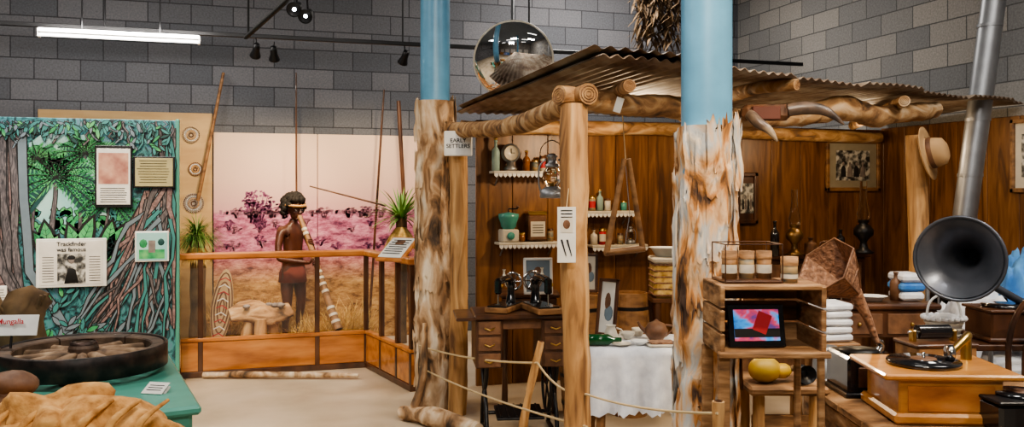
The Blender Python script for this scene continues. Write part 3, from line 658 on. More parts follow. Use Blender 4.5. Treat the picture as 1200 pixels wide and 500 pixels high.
def sewcab(name,c,rz):
    m=M(name,TR(c,rz)); m.box((0,0,.765),(.6,.42,.03),m_dkwood,bev=.01)
    m.box((-.35,0,.755),(.12,.4,.02),m_dkwood,bev=.005)
    for sx in (-1,1):
        m.box((sx*.205,0,.6),(.17,.36,.3),m_dkwood,bev=.008)
        for k in range(3): m.box((sx*.205,-.185,.7-k*.1),(.14,.015,.085),m_leather,bev=.008); m.tube([(sx*.205-.03,-.195,.7-k*.1),(sx*.205,-.215,.69-k*.1),(sx*.205+.03,-.195,.7-k*.1)],.005,m_gold,6)
    m.box((0,-.15,.72),(.3,.02,.07),m_leather)
    for sx in (-1,1):
        x=sx*.22
        m.tube([(x,-.18,.02),(x,-.1,.2),(x,.1,.35),(x,.16,.46)],.014,m_black,8,sub=4); m.tube([(x,.18,.02),(x,.1,.2),(x,-.1,.35),(x,-.16,.46)],.014,m_black,8,sub=4)
        m.tube([(x,-.2,.014),(x,.2,.014)],.014,m_black,8)
        m.tube([(x,.05*math.cos(t),.27+.05*math.sin(t)) for t in [j*.7 for j in range(10)]],.006,m_black,6)
    m.tube([(-.22,.05,.12),(.22,.05,.12)],.012,m_black,8); m.box((0,0,.13),(.3,.22,.015),m_black,(.15,0,0))
    for k in range(6): m.box((-.12+k*.048,0,.142),(.012,.2,.01),m_black,(.15,0,0),.002)
    ring=[(.18,.17*math.cos(t),.3+.17*math.sin(t)) for t in [2*math.pi*j/28 for j in range(29)]]; m.tube(ring,.01,m_black,6)
    for j in range(5): t=j*1.257; m.tube([(.18,0,.3),(.18,.17*math.cos(t),.3+.17*math.sin(t))],.006,m_black,5)
    m.done()
sewcab('treadle_sewing_cabinet',c,YAW+.12)
def sewing(name,c,rz,s=1):
    m=M(name,TR(c,rz)@Matrix.Scale(s,4)); m.box((0,0,.02),(.38,.18,.04),m_mdwood,bev=.006); m.box((0,0,.045),(.34,.15,.012),m_japan)
    m.tube([(.11,0,.05),(.115,0,.12),(.11,0,.2),(.05,0,.235),(-.06,0,.235),(-.13,0,.225)],[.045,.03,.033,.032,.028,.03],m_japan,14,sub=5,flat=.9)
    m.box((-.14,0,.19),(.045,.05,.11),m_japan,bev=.012); m.tube([(-.14,0,.14),(-.14,0,.06)],.006,m_chrome,6); m.box((-.14,0,.058),(.02,.035,.006),m_chrome)
    m.lathe([(.0,-.012),(.02,-.012),(.02,.012),(0,.012)],m_chrome,(.17,0,.2),12,rot=(0,math.pi/2,0))
    m.tube([(.17,.065*math.cos(t),.2+.065*math.sin(t)) for t in [2*math.pi*j/24 for j in range(25)]],.01,m_chrome,8)
    for j in range(6): t=j*1.047; m.tube([(.17,0,.2),(.17,.062*math.cos(t),.2+.062*math.sin(t))],.005,m_chrome,5)
    m.tube([(.1,0,.2),(.17,0,.2)],.015,m_japan,8); m.lathe([(0,0),(.008,0),(.008,.05),(0,.05)],m_chrome,(-.02,0,.26),8); m.lathe([(.014,0),(.008,.01),(.008,.035),(.013,.045)],m_cream,(-.02,0,.262),10)
    m.lathe([(.0,0),(.014,0),(.014,.004)],m_gold,(-.14,-.027,.2),10,rot=(math.pi/2,0,0)); m.tube([(-.06,-.028,.235),(.03,-.029,.235)],.004,m_gold,5); m.done()
sewing('sewing_machine',Q(592,5.45,.781),YAW+1.2,.85); sewing('sewing_machine',Q(634,5.4,.781),YAW+1.9,.9)
def stand(name,c,w,h,rz,inner,fr,rx=-.15):
    m=M(name,TR(c,rz,rx=rx)); b=.018
    for sx in (-1,1): m.box((sx*(w/2-b/2),0,h/2),(b,.018,h),fr,bev=.003); m.box((0,0,h/2+sx*(h/2-b/2)),(w,.018,b),fr,bev=.003)
    m.box((0,.004,h/2),(w-b,.006,h-b),inner,bev=0); m.ball((0,0,h*.6),(w*.15,.002,h*.16),m_leather,10); m.ball((w*.08,0,h*.4),(w*.22,.002,h*.14),m_mlv,10)
    m.tube([(0,.01,h*.7),(0,.09,h*.02+.02)],.006,m_dkwood,5); m.done()
stand('photo_frame',Q(631,5.82,.835),.2,.25,YAW+.1,m_mlv,m_white)
stand('photo_frame',Q(709,4.75,.735),.13,.32,YAW-.7,m_paper,m_dkwood)
stand('photo_frame',Q(690,5.75,.86),.12,.26,YAW-.2,m_cream,m_dkwood)
def barrel(name,c,r,h,mat=m_mdwood):
    m=M(name); m.lathe([(0,0),(r*.85,0),(r,h*.3),(r*1.03,h*.5),(r,h*.7),(r*.87,h),(r*.8,h),(r*.8,h-.02),(0,h-.02)],mat,c,20,sm=False)
    for t in (.12,.35,.65,.88): m.lathe([(r*(1.045-.75*(t-.5)**2),h*t-.012),(r*(1.045-.75*(t-.5)**2),h*t+.012)],m_black,c,20)
    m.done()
barrel('wooden_barrel',Q(682,5.85,0),.15,.84); barrel('wooden_barrel',Q(738,5.9,0),.14,.84)
m=M('washstand',TR(Q(620,6.0,0),YAW)); m.box((0,0,.82),(.42,.26,.03),m_dkwood,bev=.01); m.box((0,0,.7),(.38,.22,.2),m_dkwood)
for sx in (-1,1):
    for sy in (-1,1): m.lathe([(.012,0),(.022,.1),(.016,.3),(.024,.6)],m_dkwood,(sx*.17,sy*.09,0),8)
m.done()
m=M('side_table'); c=Q(800,6.1,0); m.T=TR(c,YAW); m.box((0,0,.78),(.5,.4,.03),m_dkwood)
for sx in (-1,1):
    for sy in (-1,1): m.lathe([(.015,0),(.025,.1),(.02,.3),(.03,.5),(.03,.78)],m_dkwood,(sx*.21,sy*.16,0),10)
m.done()
m=M('wicker_hamper',TR(Q(782,6.05,.796),YAW)); m.box((0,0,.12),(.22,.24,.24),m_straw,bev=.02)
for k in range(6): m.box((0,0,.02+k*.042),(.23,.25,.012),m_cane,bev=.004)
m.box((0,0,.26),(.24,.26,.04),m_cream,bev=.015); m.done()
m=M('enamel_basin'); m.lathe([(0,0),(.06,0),(.1,.06),(.115,.065),(.1,.066),(.06,.01),(0,.01)],m_white,Q(779,6.05,1.077),24); m.done()
c=Q(752,4.65,0)
m=M('lace_covered_table',TR(c,YAW+.05))
for sx in (-1,1):
    for sy in (-1,1): m.tube([(sx*.26,sy*.18,0),(sx*.24,sy*.16,.7)],[.022,.028],m_mdwood,8)
m.box((0,0,.71),(.6,.42,.02),m_mdwood)
vs=[];fs=[];N=120;K=7;hw,hd=.31,.22
def per(t):
    t=t%1*4; k=int(t); f=t-k
    return [(-hw+2*hw*f,-hd),(hw,-hd+2*hd*f),(hw-2*hw*f,hd),(-hw,hd-2*hd*f)][k]
for j in range(K+1):
    for i in range(N):
        x,y=per(i/N); t=j/K; fl=.03*t*math.sin(i*2*math.pi/N*17)+.015*t*math.sin(i*.9); L=math.hypot(x,y); z=.725-.33*t
        if j==K: z-=.018*abs(math.sin(i*2*math.pi/N*30))
        vs.append((x*(1+fl/L+.03*t),y*(1+fl/L+.06*t),z))
for j in range(K):
    for i in range(N): i2=(i+1)%N; fs.append([j*N+i,j*N+i2,(j+1)*N+i2,(j+1)*N+i])
fs.append(list(range(N))[::-1]); m.add(vs,fs,m_cloth,True); m.done()
zt=.727
m=M('enamel_pitcher'); c=Q(716,4.62,zt)
m.lathe([(0,0),(.035,0),(.04,.03),(.03,.06),(.022,.08),(.028,.09)],m_cream,c,18); m.tube([c+rt*.03+up*.075,c+rt*.06+up*.06,c+rt*.035+up*.03],.005,m_cream,6,sub=3); m.done()
def bowl(name,c,r,h,mat): m=M(name); m.lathe([(0,0),(r*.4,0),(r*.45,.008),(r*.9,h*.7),(r,h),(r*.94,h),(r*.8,h*.6),(r*.3,.015),(0,.012)],mat,c,22); m.done()
bowl('china_bowl',Q(735,4.7,zt),.045,.04,m_cream); bowl('china_bowl',Q(750,4.52,zt),.05,.025,m_white); bowl('china_saucer',Q(728,4.5,zt),.055,.015,m_cream)
m=M('brown_teapot'); c=Q(769,4.68,zt); m.lathe([(0,0),(.035,0),(.06,.03),(.065,.055),(.045,.09),(.02,.1),(.01,.108),(0,.115)],m_leather,c,20); m.tube([c+rt*-.05+up*.04,c+rt*-.085+up*.07,c+rt*-.1+up*.1],[.014,.009,.006],m_leather,8); m.tube([c+rt*.05+up*.08,c+rt*.1+up*.07,c+rt*.05+up*.02],.007,m_leather,6,sub=4); m.done()
m=M('tea_cup'); m.lathe([(0,0),(.02,0),(.035,.03),(.038,.045),(.034,.045),(.018,.01),(0,.01)],m_cream,Q(748,4.8,zt),18); m.done()
m=M('serving_tray',TR(Q(775,4.5,zt),YAW+.1)); m.box((0,0,.008),(.16,.11,.012),m_cream,bev=.005); m.box((0,0,.02),(.13,.08,.012),m_cane,bev=.005); m.done()
m=M('green_bottle'); c=Q(706,4.5,zt+.032); m.lathe([(0,-.09),(.03,-.09),(.03,.03),(.012,.06),(.012,.1),(0,.1)],SM('green_glass',(.01,.08,.025),.1),c,16,rot=aim(rt)); m.done()
log('rope_stake',[Q(607,4.9,0),P(618,470,4.85),P(634,400,4.8)],[.028,.024,.02],m_log,.2)
log('rope_stake',[Q(846,2.7,0),Q(842,2.7,.5),P(842,470,2.7)],[.024,.02,.018],m_log,.2)
def sag(a,b,s,n=10): return [a.lerp(b,i/n)-up*s*4*(i/n)*(1-i/n) for i in range(n+1)]
m=M('barrier_rope'); a=P(492,405,5.95); b1=P(630,425,4.78); b2=P(688,462,3.72); b3=P(841,484,2.68)
m.tube(sag(a,b1,.03),.007,m_rope,6); m.tube(sag(b1,b2,.05),.006,m_rope,6); m.tube(sag(b2,b3,.02),.005,m_rope,6); m.tube(sag(P(492,430,5.95),P(688,500,3.72),.03),.006,m_rope,6); m.done()
m=M('driftwood_log'); m.tube([Q(470,5.75,.05),Q(505,5.6,.06),Q(560,5.3,.05)],[.04,.06,.045],m_bark,12,nz=.3,sub=6); m.tube([Q(484,5.7,.07),Q(496,5.72,.3),Q(498,5.75,.65)],[.035,.028,.018],m_bark,8,nz=.3,sub=4); m.done()
m=M('driftwood_log'); m.tube([Q(238,7.0,.03),Q(300,7.0,.035),Q(420,6.98,.03)],[.02,.03,.018],m_bark,8,nz=.3,sub=4); m.done()
# ================= RIGHT: crates
def crate(m,c,w,dp,h,z0,slats=2,thick=.018):
    hh=h/slats
    for k in range(slats):
        z=z0+hh*(k+.5)
        for sx in (-1,1): m.box((c[0]+sx*(w/2-thick/2),c[1],z),(thick,dp,hh-.008),m_crate,bev=.003)
        m.box((c[0],c[1]+dp/2-thick/2,z),(w-2*thick,thick,hh-.008),m_crate,bev=.003)
    for k in range(3):
        y=c[1]-dp/2+dp*(k+.5)/3
        m.box((c[0],y,z0+thick/2),(w,dp/3-.006,thick),m_crate,bev=.003); m.box((c[0],y,z0+h-thick/2),(w,dp/3-.006,thick),m_crate,bev=.003)
m=M('rustic_bench',TR(Q(912,3.44,0),YAW)); m.box((0,0,.77),(.31,.3,.035),m_crate,bev=.01); m.box((0,-.1,.62),(.27,.02,.1),m_crate)
for sx in (-1,1):
    for sy in (-1,1): m.tube([(sx*.11,sy*.11,0),(sx*.11,sy*.11,.755)],[.03,.025],m_log,8,nz=.1)
m.done()
CT=Q(893,3.02,0)
m=M('crate_shelf_stand',TR(CT,YAW))
crate(m,(0,0),.36,.27,.24,.985,3,.016)
m.box((0,-.14,.992),(.38,.03,.02),m_crate)
for sx in (-1,1):
    for sy in (-1,1): m.box((sx*.165,sy*.12,.49),(.04 if sx<0 else .022,.022,.985),m_crate,bev=.004)
m.box((0,.12,.45),(.31,.018,.05),m_crate); m.done()
m=M('tablet_computer',TR(Q(888,2.955,1.003),YAW+.06,rx=-.22)); m.box((0,0,.075),(.2,.01,.148),m_japan,bev=.006); m.box((0,-.006,.077),(.16,.002,.108),m_screen,bev=0); m.box((.0,-.0075,.05),(.16,.001,.03),m_ink,bev=0); m.box((.02,-.0078,.085),(.05,.001,.07),m_red,(0,.4,0),0); m.tube([(0,.0,.08),(0,.06,.02)],.005,m_black,6); m.done()
ZT=1.226
m=M('glass_display_box',TR(Q(875,3.02,ZT),YAW+.05)); w,dp,h=.2,.16,.135
m.box((0,0,.005),(w,dp,.01),m_dkwood)
for sx in (-1,1):
    for sy in (-1,1): m.box((sx*w/2,sy*dp/2,h/2),(.004,.004,h),m_dkwood,bev=.001)
    m.box((0,sx*dp/2,h),(w,.004,.004),m_dkwood,bev=.001); m.box((sx*w/2,0,h),(.004,dp,.004),m_dkwood,bev=.001)
for k in range(3): m.lathe([(0,.01),(.026,.01),(.026,.1),(0,.1)],[m_mdwood,m_tin,m_mdwood][k],(-.062+k*.062,0,0),18); m.lathe([(.0275,.08),(.0275,.108),(0,.108)],m_crate,(-.062+k*.062,0,0),18); m.lathe([(.0275,.03),(.0275,.06)],m_cream,(-.062+k*.062,0,0),18)
m.done()
m=M('phonograph_cylinder_tin'); c=Q(925,2.98,ZT); m.lathe([(0,0),(.028,0),(.028,.085),(0,.085)],m_tin,c,18); m.lathe([(.03,.06),(.03,.09),(0,.09)],m_crate,c,18); m.lathe([(.0295,.015),(.0295,.03)],m_cream,c,18); m.done()
BZ=.788
m=M('yellow_gourd'); c=Q(896,3.38,BZ); m.ball(c+up*.05,(.065,.055,.05),m_gourd,18,nz=.05); m.ball(c+rt*.07+up*.045,(.04,.03,.03),m_gourd,14); m.tube([c+rt*.1+up*.05,c+rt*.13+up*.07],[.012,.006],m_dry,6); m.done()
m=M('carbide_lamp'); c=Q(940,3.36,BZ); m.lathe([(0,0),(.03,0),(.03,.05),(.015,.07),(0,.075)],m_black,c,14); m.lathe([(0,0),(.012,.0),(.035,.03),(.037,.034)],m_black,c-fw*.025+up*.045,16,rot=aim(-fw)); m.done()
# display table right
TZ=.72
m=M('display_table',TR(Q(1164,3.3,0),YAW)); 
for k in range(4): m.box((0,-.34+k*.226,TZ-.016),(1.2,.22,.032),m_crate,bev=.005)
for sx in (-1,1):
    for sy in (-1,1): m.box((sx*.55,sy*.38,.34),(.06,.06,.68),m_crate)
for k in range(3): m.box((0,-.435,.63-k*.13),(1.16,.018,.115),m_crate,bev=.004); m.box((-.585,0,.63-k*.13),(.018,.82,.115),m_crate,bev=.004)
m.done()
TZ+=.001
m=M('turntable_gramophone',TR(Q(1092,3.17,TZ),YAW-.06)); m.box((0,0,.08),(.36,.32,.16),m_oak,bev=.006); m.box((0,0,.02),(.4,.36,.04),m_oak,bev=.01); m.box((0,0,.17),(.48,.38,.022),m_oak,bev=.01)
m.box((0,-.162,.09),(.3,.006,.09),m_rail,bev=.003)
m.lathe([(0,0),(.13,0),(.13,.012),(.125,.016),(.045,.017),(.045,.019),(0,.019)],m_japan,(-.03,0,.183),36); m.lathe([(.045,.0),(.045,.021),(0,.021)],m_leather,(-.03,0,.183),20); m.lathe([(.006,0),(.006,.035),(0,.036)],m_chrome,(-.03,0,.19),8)
m.tube([(.17,.1,.18),(.17,.1,.26),(.15,.05,.275),(.07,0,.225)],[.02,.018,.015,.012],m_gold,10,sub=5); m.lathe([(0,-.01),(.03,-.01),(.03,.01),(0,.01)],m_chrome,(.06,-.01,.225),16,rot=(0,math.pi/2,0))
m.tube([(.18,0,.1),(.23,0,.1),(.23,0,.04),(.26,0,.04)],.006,m_steel,6); m.done()
m=M('portable_gramophone',TR(Q(1204,2.99,TZ),YAW+.05)); m.box((0,0,.05),(.32,.2,.1),m_japan,bev=.012); m.box((0,0,.105),(.33,.21,.012),m_black,bev=.005)
m.lathe([(0,0),(.09,0),(.09,.012),(0,.014)],m_japan,(-.02,0,.11),32); m.lathe([(.035,0),(.035,.016),(0,.016)],m_leather,(-.02,0,.11),16)
m.tube([(.12,.08,.11),(.12,.08,.16),(.08,.02,.15)],[.012,.01,.008],m_chrome,8,sub=4); m.lathe([(0,-.008),(.024,-.008),(.024,.008),(0,.008)],m_chrome,(.07,0,.145),14,rot=(0,math.pi/2,0)); m.box((-.05,-.103,.06),(.05,.008,.02),m_chrome); m.done()
# cane horn gramophone
m=M('cane_horn_gramophone'); bc=Q(1012,3.52,TZ)
m.T=TR(bc,YAW); m.box((0,0,.08),(.22,.24,.16),m_japan,bev=.01); m.box((0,0,.01),(.25,.27,.02),m_japan,bev=.005); m.box((0,-.12,.08),(.14,.01,.08),m_leather); m.lathe([(0,0),(.08,0),(.08,.012),(0,.012)],m_black,(-.02,0,.16),24)
m.T=Matrix(); nk=P(1028,402,3.5)
m.tube([bc+rt*.06+up*.15,bc+rt*.075+up*.19,nk+up*.01],[.018,.014,.014],m_chrome,8,sub=4)
m.tube([nk,P(1018,375,3.49),P(1001,340,3.47)],[.012,.018,.03],m_cane,6)
def hexring(c,ax,r,ph=.3):
    q=aim(ax).to_3x3(); return [c+q@Vector((r*math.cos(ph+k*math.pi/3),r*math.sin(ph+k*math.pi/3),0)) for k in range(6)]
ax2=(-rt*.76+up*.58-fw*.3).normalized()
p0=P(1001,341,3.47); vs=hexring(p0,ax2,.03)+hexring(p0+ax2*.09,ax2,.085)+hexring(p0+ax2*.17,ax2,.132)+hexring(p0+ax2*.185,ax2,.136)
fs=[[j*6+k,j*6+(k+1)%6,(j+1)*6+(k+1)%6,(j+1)*6+k] for j in range(3) for k in range(6)]
m.add(vs,fs,m_cane)
vi=hexring(p0,ax2,.025)+hexring(p0+ax2*.09,ax2,.08)+hexring(p0+ax2*.17,ax2,.126)+hexring(p0+ax2*.185,ax2,.132); m.add(vi,fs,m_cane)
for j in (1,3):
    r=vs[j*6:j*6+6]; m.tube(r+[r[0]],.004,m_leather,6)
for k in range(6): m.tube([vs[k],vs[6+k],vs[18+k]],.004,m_leather,5)
m.done()
m=M('cylinder_phonograph',TR(Q(1096,3.6,TZ),YAW+.1)); m.box((0,0,.09),(.26,.18,.18),m_mdwood,bev=.008); m.box((0,0,.012),(.29,.21,.024),m_mdwood,bev=.006); m.box((0,0,.185),(.27,.19,.015),m_dkwood,bev=.004)
m.tube([(-.08,0,.23),(.06,0,.23)],.03,m_japan,16); m.tube([(-.12,0,.23),(.1,0,.23)],.006,m_chrome,6); 
for x in (-.1,.08): m.box((x,0,.215),(.015,.04,.05),m_gold)
m.tube([(.13,0,.1),(.19,0,.1),(.19,0,.04)],.006,m_steel,6); m.done()
tb=Q(1160,4.4,0)
m=M('cloth_topped_stand',TR(tb,YAW)); m.box((0,0,.77),(.66,.4,.03),m_dkwood)
for sx in (-1,1):
    for sy in (-1,1): m.box((sx*.3,sy*.17,.38),(.04,.04,.76),m_dkwood)
m.box((0,0,.35),(.6,.34,.02),m_dkwood); m.done()
m=M('white_lace_basket'); c=Q(1106,4.36,.787); m.lathe([(0,0),(.07,0),(.09,.1),(.1,.105),(.085,.1),(.065,.01),(0,.01)],m_white,c,24)
for k in range(22):
    a=6.283*k/22; m.ball(c+Vector((.097*math.cos(a),.097*math.sin(a),.11)),.014,m_cloth,8)
for k in range(3): m.lathe([(.074+k*.007,.02+k*.03),(.08+k*.007,.026+k*.03),(.076+k*.007,.032+k*.03)],m_cream,c,24)
m.tube([c+rt*-.09+up*.1,c+rt*-.07+up*.19,c+up*.23,c+rt*.07+up*.19,c+rt*.09+up*.1],.007,m_white,6,sub=4); m.ball(c+up*.1,(.08,.08,.035),m_cloth,14,nz=.2); m.done()
m=M('horn_phonograph'); bz=.787
m.T=TR(Q(1182,4.38,bz),YAW); m.box((0,0,.075),(.32,.26,.15),m_dkwood,bev=.01); m.box((0,0,.012),(.36,.3,.024),m_dkwood,bev=.008); m.box((0,0,.155),(.34,.28,.015),m_dkwood); m.lathe([(0,0),(.11,0),(.11,.014),(0,.014)],m_japan,(-.02,0,.163),28)
m.T=Matrix(); mc=P(1124,303,4.0); axh=(-rt*.62-fw*.78+up*.03).normalized(); R4=aim(axh)
prof=[]
for i in range(17):
    t=i/16; prof.append((.03+.06*t+.1*t**4,-.36+.36*t))
prof+=[(.198,.006),(.203,.0),(.196,-.004)]
pin=[(max(r-.006,.01),z+.002) for r,z in prof[:17]][::-1]
m.lathe(prof,m_grey,mc,40,rot=R4); m.lathe([(r,z) for r,z in pin],m_grey,mc,40,rot=R4); 
e0=mc-axh*.36; m.tube([e0+axh*.01,e0-axh*.05-up*.02,e0-axh*.08-up*.1,Q(1206,4.42,bz+.16)],[.03,.026,.02,.02],m_grey,10,sub=5); m.done()
m=M('stove_flue'); m.tube([Q(1131,6.35,.79),P(1131,250,6.35),P(1148,125,6.35),P(1166,-10,6.35),P(1190,-190,6.35)],[.083]*5,m_steel,20); 
for p in (P(1137,205,6.35),P(1146,140,6.35),P(1160,30,6.35)): m.tube([p-up*.012,p+up*.012],.088,m_steel,20)
m.done()
m=M('cast_iron_stove',TR(Q(1131,6.35,0),YAW)); m.box((0,0,.45),(.5,.42,.6),m_black,bev=.02); m.box((0,0,.77),(.56,.48,.04),m_black,bev=.01); m.box((0,-.22,.45),(.3,.02,.3),m_iron,bev=.01)
for sx in (-1,1):
    for sy in (-1,1): m.tube([(sx*.2,sy*.16,.16),(sx*.24,sy*.18,0)],[.03,.02],m_black,8)
m.done()
m=M('sideboard',TR((4.25,6.2,0))); m.box((0,0,.5),(1.55,.42,.96),m_dkwood,bev=.01); m.box((0,0,1.0),(1.62,.48,.04),m_dkwood,bev=.01)
for k in range(3): 
    m.box((-.5+k*.5,-.215,.38),(.44,.02,.6),m_leather,bev=.01); m.box((-.5+k*.5,-.215,.84),(.44,.02,.2),m_leather,bev=.01); m.ball((-.5+k*.5,-.235,.84),.015,m_gold,8)
m.done()
def oil(name,c,s=1,mat=m_gold):
    m=M(name,TR(c)@Matrix.Scale(s,4)); m.lathe([(0,0),(.06,0),(.065,.01),(.03,.03),(.02,.07),(.03,.09),(.06,.12),(.062,.15),(.04,.18),(.025,.19),(.035,.2),(.035,.215)],mat)
    m.lathe([(.03,.21),(.042,.25),(.03,.3),(.022,.36),(.022,.46)],m_glass,seg=18); m.done()
m_dbr=SM('dull_brass',(.25,.15,.06),.4,.8)
oil('oil_lamp',Q(931,6.9,1.021),1.15,m_dbr); oil('oil_lamp',Q(1012,7.1,1.021),1.3,m_black)
bottle('glass_bottle',Q(908,6.8,1.021),.28,.035,m_japan); bottle('stone_jar',Q(950,6.95,1.021),.14,.05,m_leather)
bottle('glass_bottle',Q(985,7.05,1.021),.2,.035,m_japan)
m=M('flat_iron',TR(Q(968,6.95,1.021),YAW)); m.box((0,0,.03),(.12,.08,.05),m_black,bev=.015); m.tube([(-.05,0,.05),(-.04,0,.1),(.04,0,.1),(.05,0,.05)],.01,m_dkwood,8,sub=4); m.done()
m=M('writing_desk',TR(Q(1022,5.2,0),YAW)); m.box((0,0,.86),(.66,.4,.035),m_dkwood,bev=.01); m.box((0,0,.76),(.62,.36,.16),m_dkwood)
for sx in (-1,1):
    for sy in (-1,1): m.lathe([(.018,0),(.03,.12),(.02,.3),(.032,.5),(.032,.7)],m_dkwood,(sx*.28,sy*.15,0),10)
for k in (-1,1): m.box((k*.155,-.183,.76),(.28,.01,.12),m_leather); m.ball((k*.155,-.195,.76),.012,m_gold,8)
m.done()
for px,hh in ((978,.2),(994,.14),(1050,.17)): bottle('stone_jar' if hh<.2 else 'glass_bottle',Q(px,5.2,.879),hh,.035,m_leather if hh<.2 else m_japan)
m=M('enamel_dish'); m.lathe([(0,0),(.05,0),(.08,.03),(.09,.032),(.078,.033),(.045,.008),(0,.008)],m_white,Q(1022,5.15,.879),20); m.done()
m=M('folded_quilt_stack',TR(Q(1062,5.22,.879),YAW)); 
for k in range(3): m.box((0,0,.028+k*.055),(.14+.01*(k%2),.2,.05),[m_cloth,m_bluecl,m_cloth][k],(0,0,.04*k),.018)
m.done()
def heap(name,c,sx,sy,sz,mat,seed,rz=YAW,n=30):
    m=M(name,TR(c,rz)); vs=[];fs=[]
    for j in range(n+1):
        for i in range(n+1):
            x=-1+2*i/n; y=-1+2*j/n; q=max(0,1-(abs(x)**3+abs(y)**3)/1.3)
            z=sz*(q**.5)*(.8+.5*noise.noise(Vector((x*1.7+seed,y*1.7,0)))+.2*abs(noise.noise(Vector((x*5+seed,y*5,2)))))
            vs.append((x*sx*(1+.1*noise.noise(Vector((y*3,seed,0)))),y*sy,max(0,z)))
    for j in range(n):
        for i in range(n): o=j*(n+1)+i; fs.append([o,o+1,o+n+2,o+n+1])
    m.add(vs,fs,mat,True); return m
m=M('laundry_stool',TR(Q(973,4.5,0),YAW)); m.box((0,0,.745),(.22,.26,.03),m_mdwood)
for sx in (-1,1):
    for sy in (-1,1): m.tube([(sx*.08,sy*.1,.74),(sx*.1,sy*.12,0)],.015,m_mdwood,6)
m.done()
m=M('folded_linen',TR(Q(973,4.5,.762),YAW+.1))
for k in range(5): m.box((0,0,.02+k*.04),(.16-.012*(k%2),.2,.036),m_cloth,(0,.02*(k%3-1),.05*(k%2)),.014)
m.done()
m=M('milk_can_stand',TR(Q(968,3.98,0),YAW)); m.lathe([(.11,0),(.09,.02),(.09,.58),(.1,.6),(0,.6)],m_mdwood,seg=20); m.done()
m=M('metal_milk_pot'); c=Q(968,3.98,.601); m.lathe([(0,0),(.05,0),(.065,.05),(.06,.15),(.04,.19),(.05,.22),(.045,.22),(0,.18)],m_steel,c,20); m.tube([c+up*.17+rt*.05,c+up*.15+rt*.09,c+up*.08+rt*.06],.005,m_steel,6,sub=3); m.done()
m=M('iron_bedstead',TR(Q(1190,5.1,0),YAW))
m.box((0.1,0,.5),(.88,.68,.2),m_cloth,bev=.06)
for sx in (-1,1):
    for sy in (-1,1): m.tube([(.1+sx*.45,sy*.36,0),(.1+sx*.45,sy*.36,1.0 if sy>0 else .75)],.014,m_steel,8); m.ball((.1+sx*.45,sy*.36,1.02 if sy>0 else .77),.022,m_gold,10)
m.tube([(-.35,.36,.95),(.1,.36,1.05),(.55,.36,.95)],.011,m_steel,8,sub=5); m.tube([(-.35,-.36,.66),(.1,-.36,.72),(.55,-.36,.66)],.011,m_steel,8,sub=5)
for k in range(6): m.tube([(-.28+k*.16,.36,.45),(-.28+k*.16,.36,1.0)],.007,m_steel,6)
m.done()
heap('white_bedding',Q(1146,5.05,.602),.2,.28,.36,m_cloth,5).done()
heap('blue_quilt',Q(1212,5.05,.602),.15,.28,.66,m_bluecl,9).done()
m=M('bentwood_chair',TR(Q(1232,3.98,0),YAW-.4))
m.lathe([(0,.45),(.16,.45),(.17,.465),(.16,.48),(0,.48)],m_dkwood,seg=24)
for sx in (-1,1): m.tube([(sx*.12,-.12,.45),(sx*.13,-.13,0)],.015,m_dkwood,8); m.tube([(sx*.12,.12,.45),(sx*.13,.13,0)],.015,m_dkwood,8)
m.tube([(-.15,.08,.46),(-.16,.1,.8),(-.1,.11,.99),(0,.11,1.03),(.1,.11,.99),(.16,.1,.8),(.15,.08,.46)],.014,m_dkwood,8,sub=5); m.tube([(-.09,.08,.46),(-.09,.1,.79),(0,.11,.91),(.09,.1,.79),(.09,.08,.46)],.011,m_dkwood,8,sub=5); m.done()
# ================= MIRROR
c=P(602,71,6.9); m=M('convex_mirror'); ax=(-fw*.96-up*.36+rt*.05).normalized(); R4=aim(ax)
th=.75; rs=.32/math.sin(th); prof=[(rs*math.sin(th*i/14),rs*math.cos(th*i/14)-rs*math.cos(th)) for i in range(15)]
m.lathe(prof,m_mirror,c,48,rot=R4); m.lathe([(.316,.0),(.324,.008),(.328,0),(.324,-.015),(0,-.03)],m_cream,c,48,rot=R4)
m.tube([c-ax*.03,c-ax*.2+up*.02,c-ax*.2+up*(CZ-c.z)],.014,m_steel,8); m.done()
m=M('dried_branch_bunch'); c=P(768,18,8.9)
for k in range(520):
    a=U(0,6.283); e=U(-1.2,.9); q=c+Vector((U(-.24,.24),U(-.12,.05),U(-.28,.4))); m.blade(q,(math.cos(a)*.6,math.sin(a)*.2,-abs(math.sin(e))-.1),U(.1,.2),.02,m_dry,.4,3)
for k in range(14): m.tube([c+Vector((U(-.03,.03),0,.6)),c+Vector((U(-.15,.15),U(-.05,.05),.1)),c+Vector((U(-.3,.3),U(-.1,.05),-.4))],[.01,.006,.003],m_dry,5)
m.tube([c+Vector((0,0,.5)),c+Vector((0,0,CZ-c.z))],.004,m_rope,5)
m.done()
# ================= TRACKS / LIGHTS
m=M('lighting_track')
m.box((.9,7.5,2.84),(9.2,.035,.035),m_black)
for px in (123,291,472,620):
    x=PY(px,0,7.5).x; m.tube([(x,7.5,2.85),(x,7.5,CZ)],.008,m_black,6)
m.done()
m_tk=SM('matt_black_track',(.008,.008,.009),.8)
m=M('lighting_track'); a=P(288,44,6.0); b2=P(350,-12,5.0); d=b2-a; m.tube([a,a+d*1.0],.016,m_tk,4); m.tube([P(291,44,6.0),P(291,-120,6.0)],.008,m_tk,6); m.tube([b2,b2+up*1.5],.008,m_tk,6)
m.done()
def spotfix(name,p,aimv,lit=False):
    m=M(name); A4=aim(aimv); m.lathe([(0,-.07),(.025,-.065),(.03,-.03),(.03,.0),(.045,.05),(.047,.06),(.04,.055),(0,.045)],m_black,p,16,rot=A4)
    m.lathe([(0,.047),(.036,.05)],m_lamp if lit else m_chrome,p,16,rot=A4); m.tube([p-Vector(aimv).normalized()*.03,p+up*.1],.007,m_black,6); m.done()
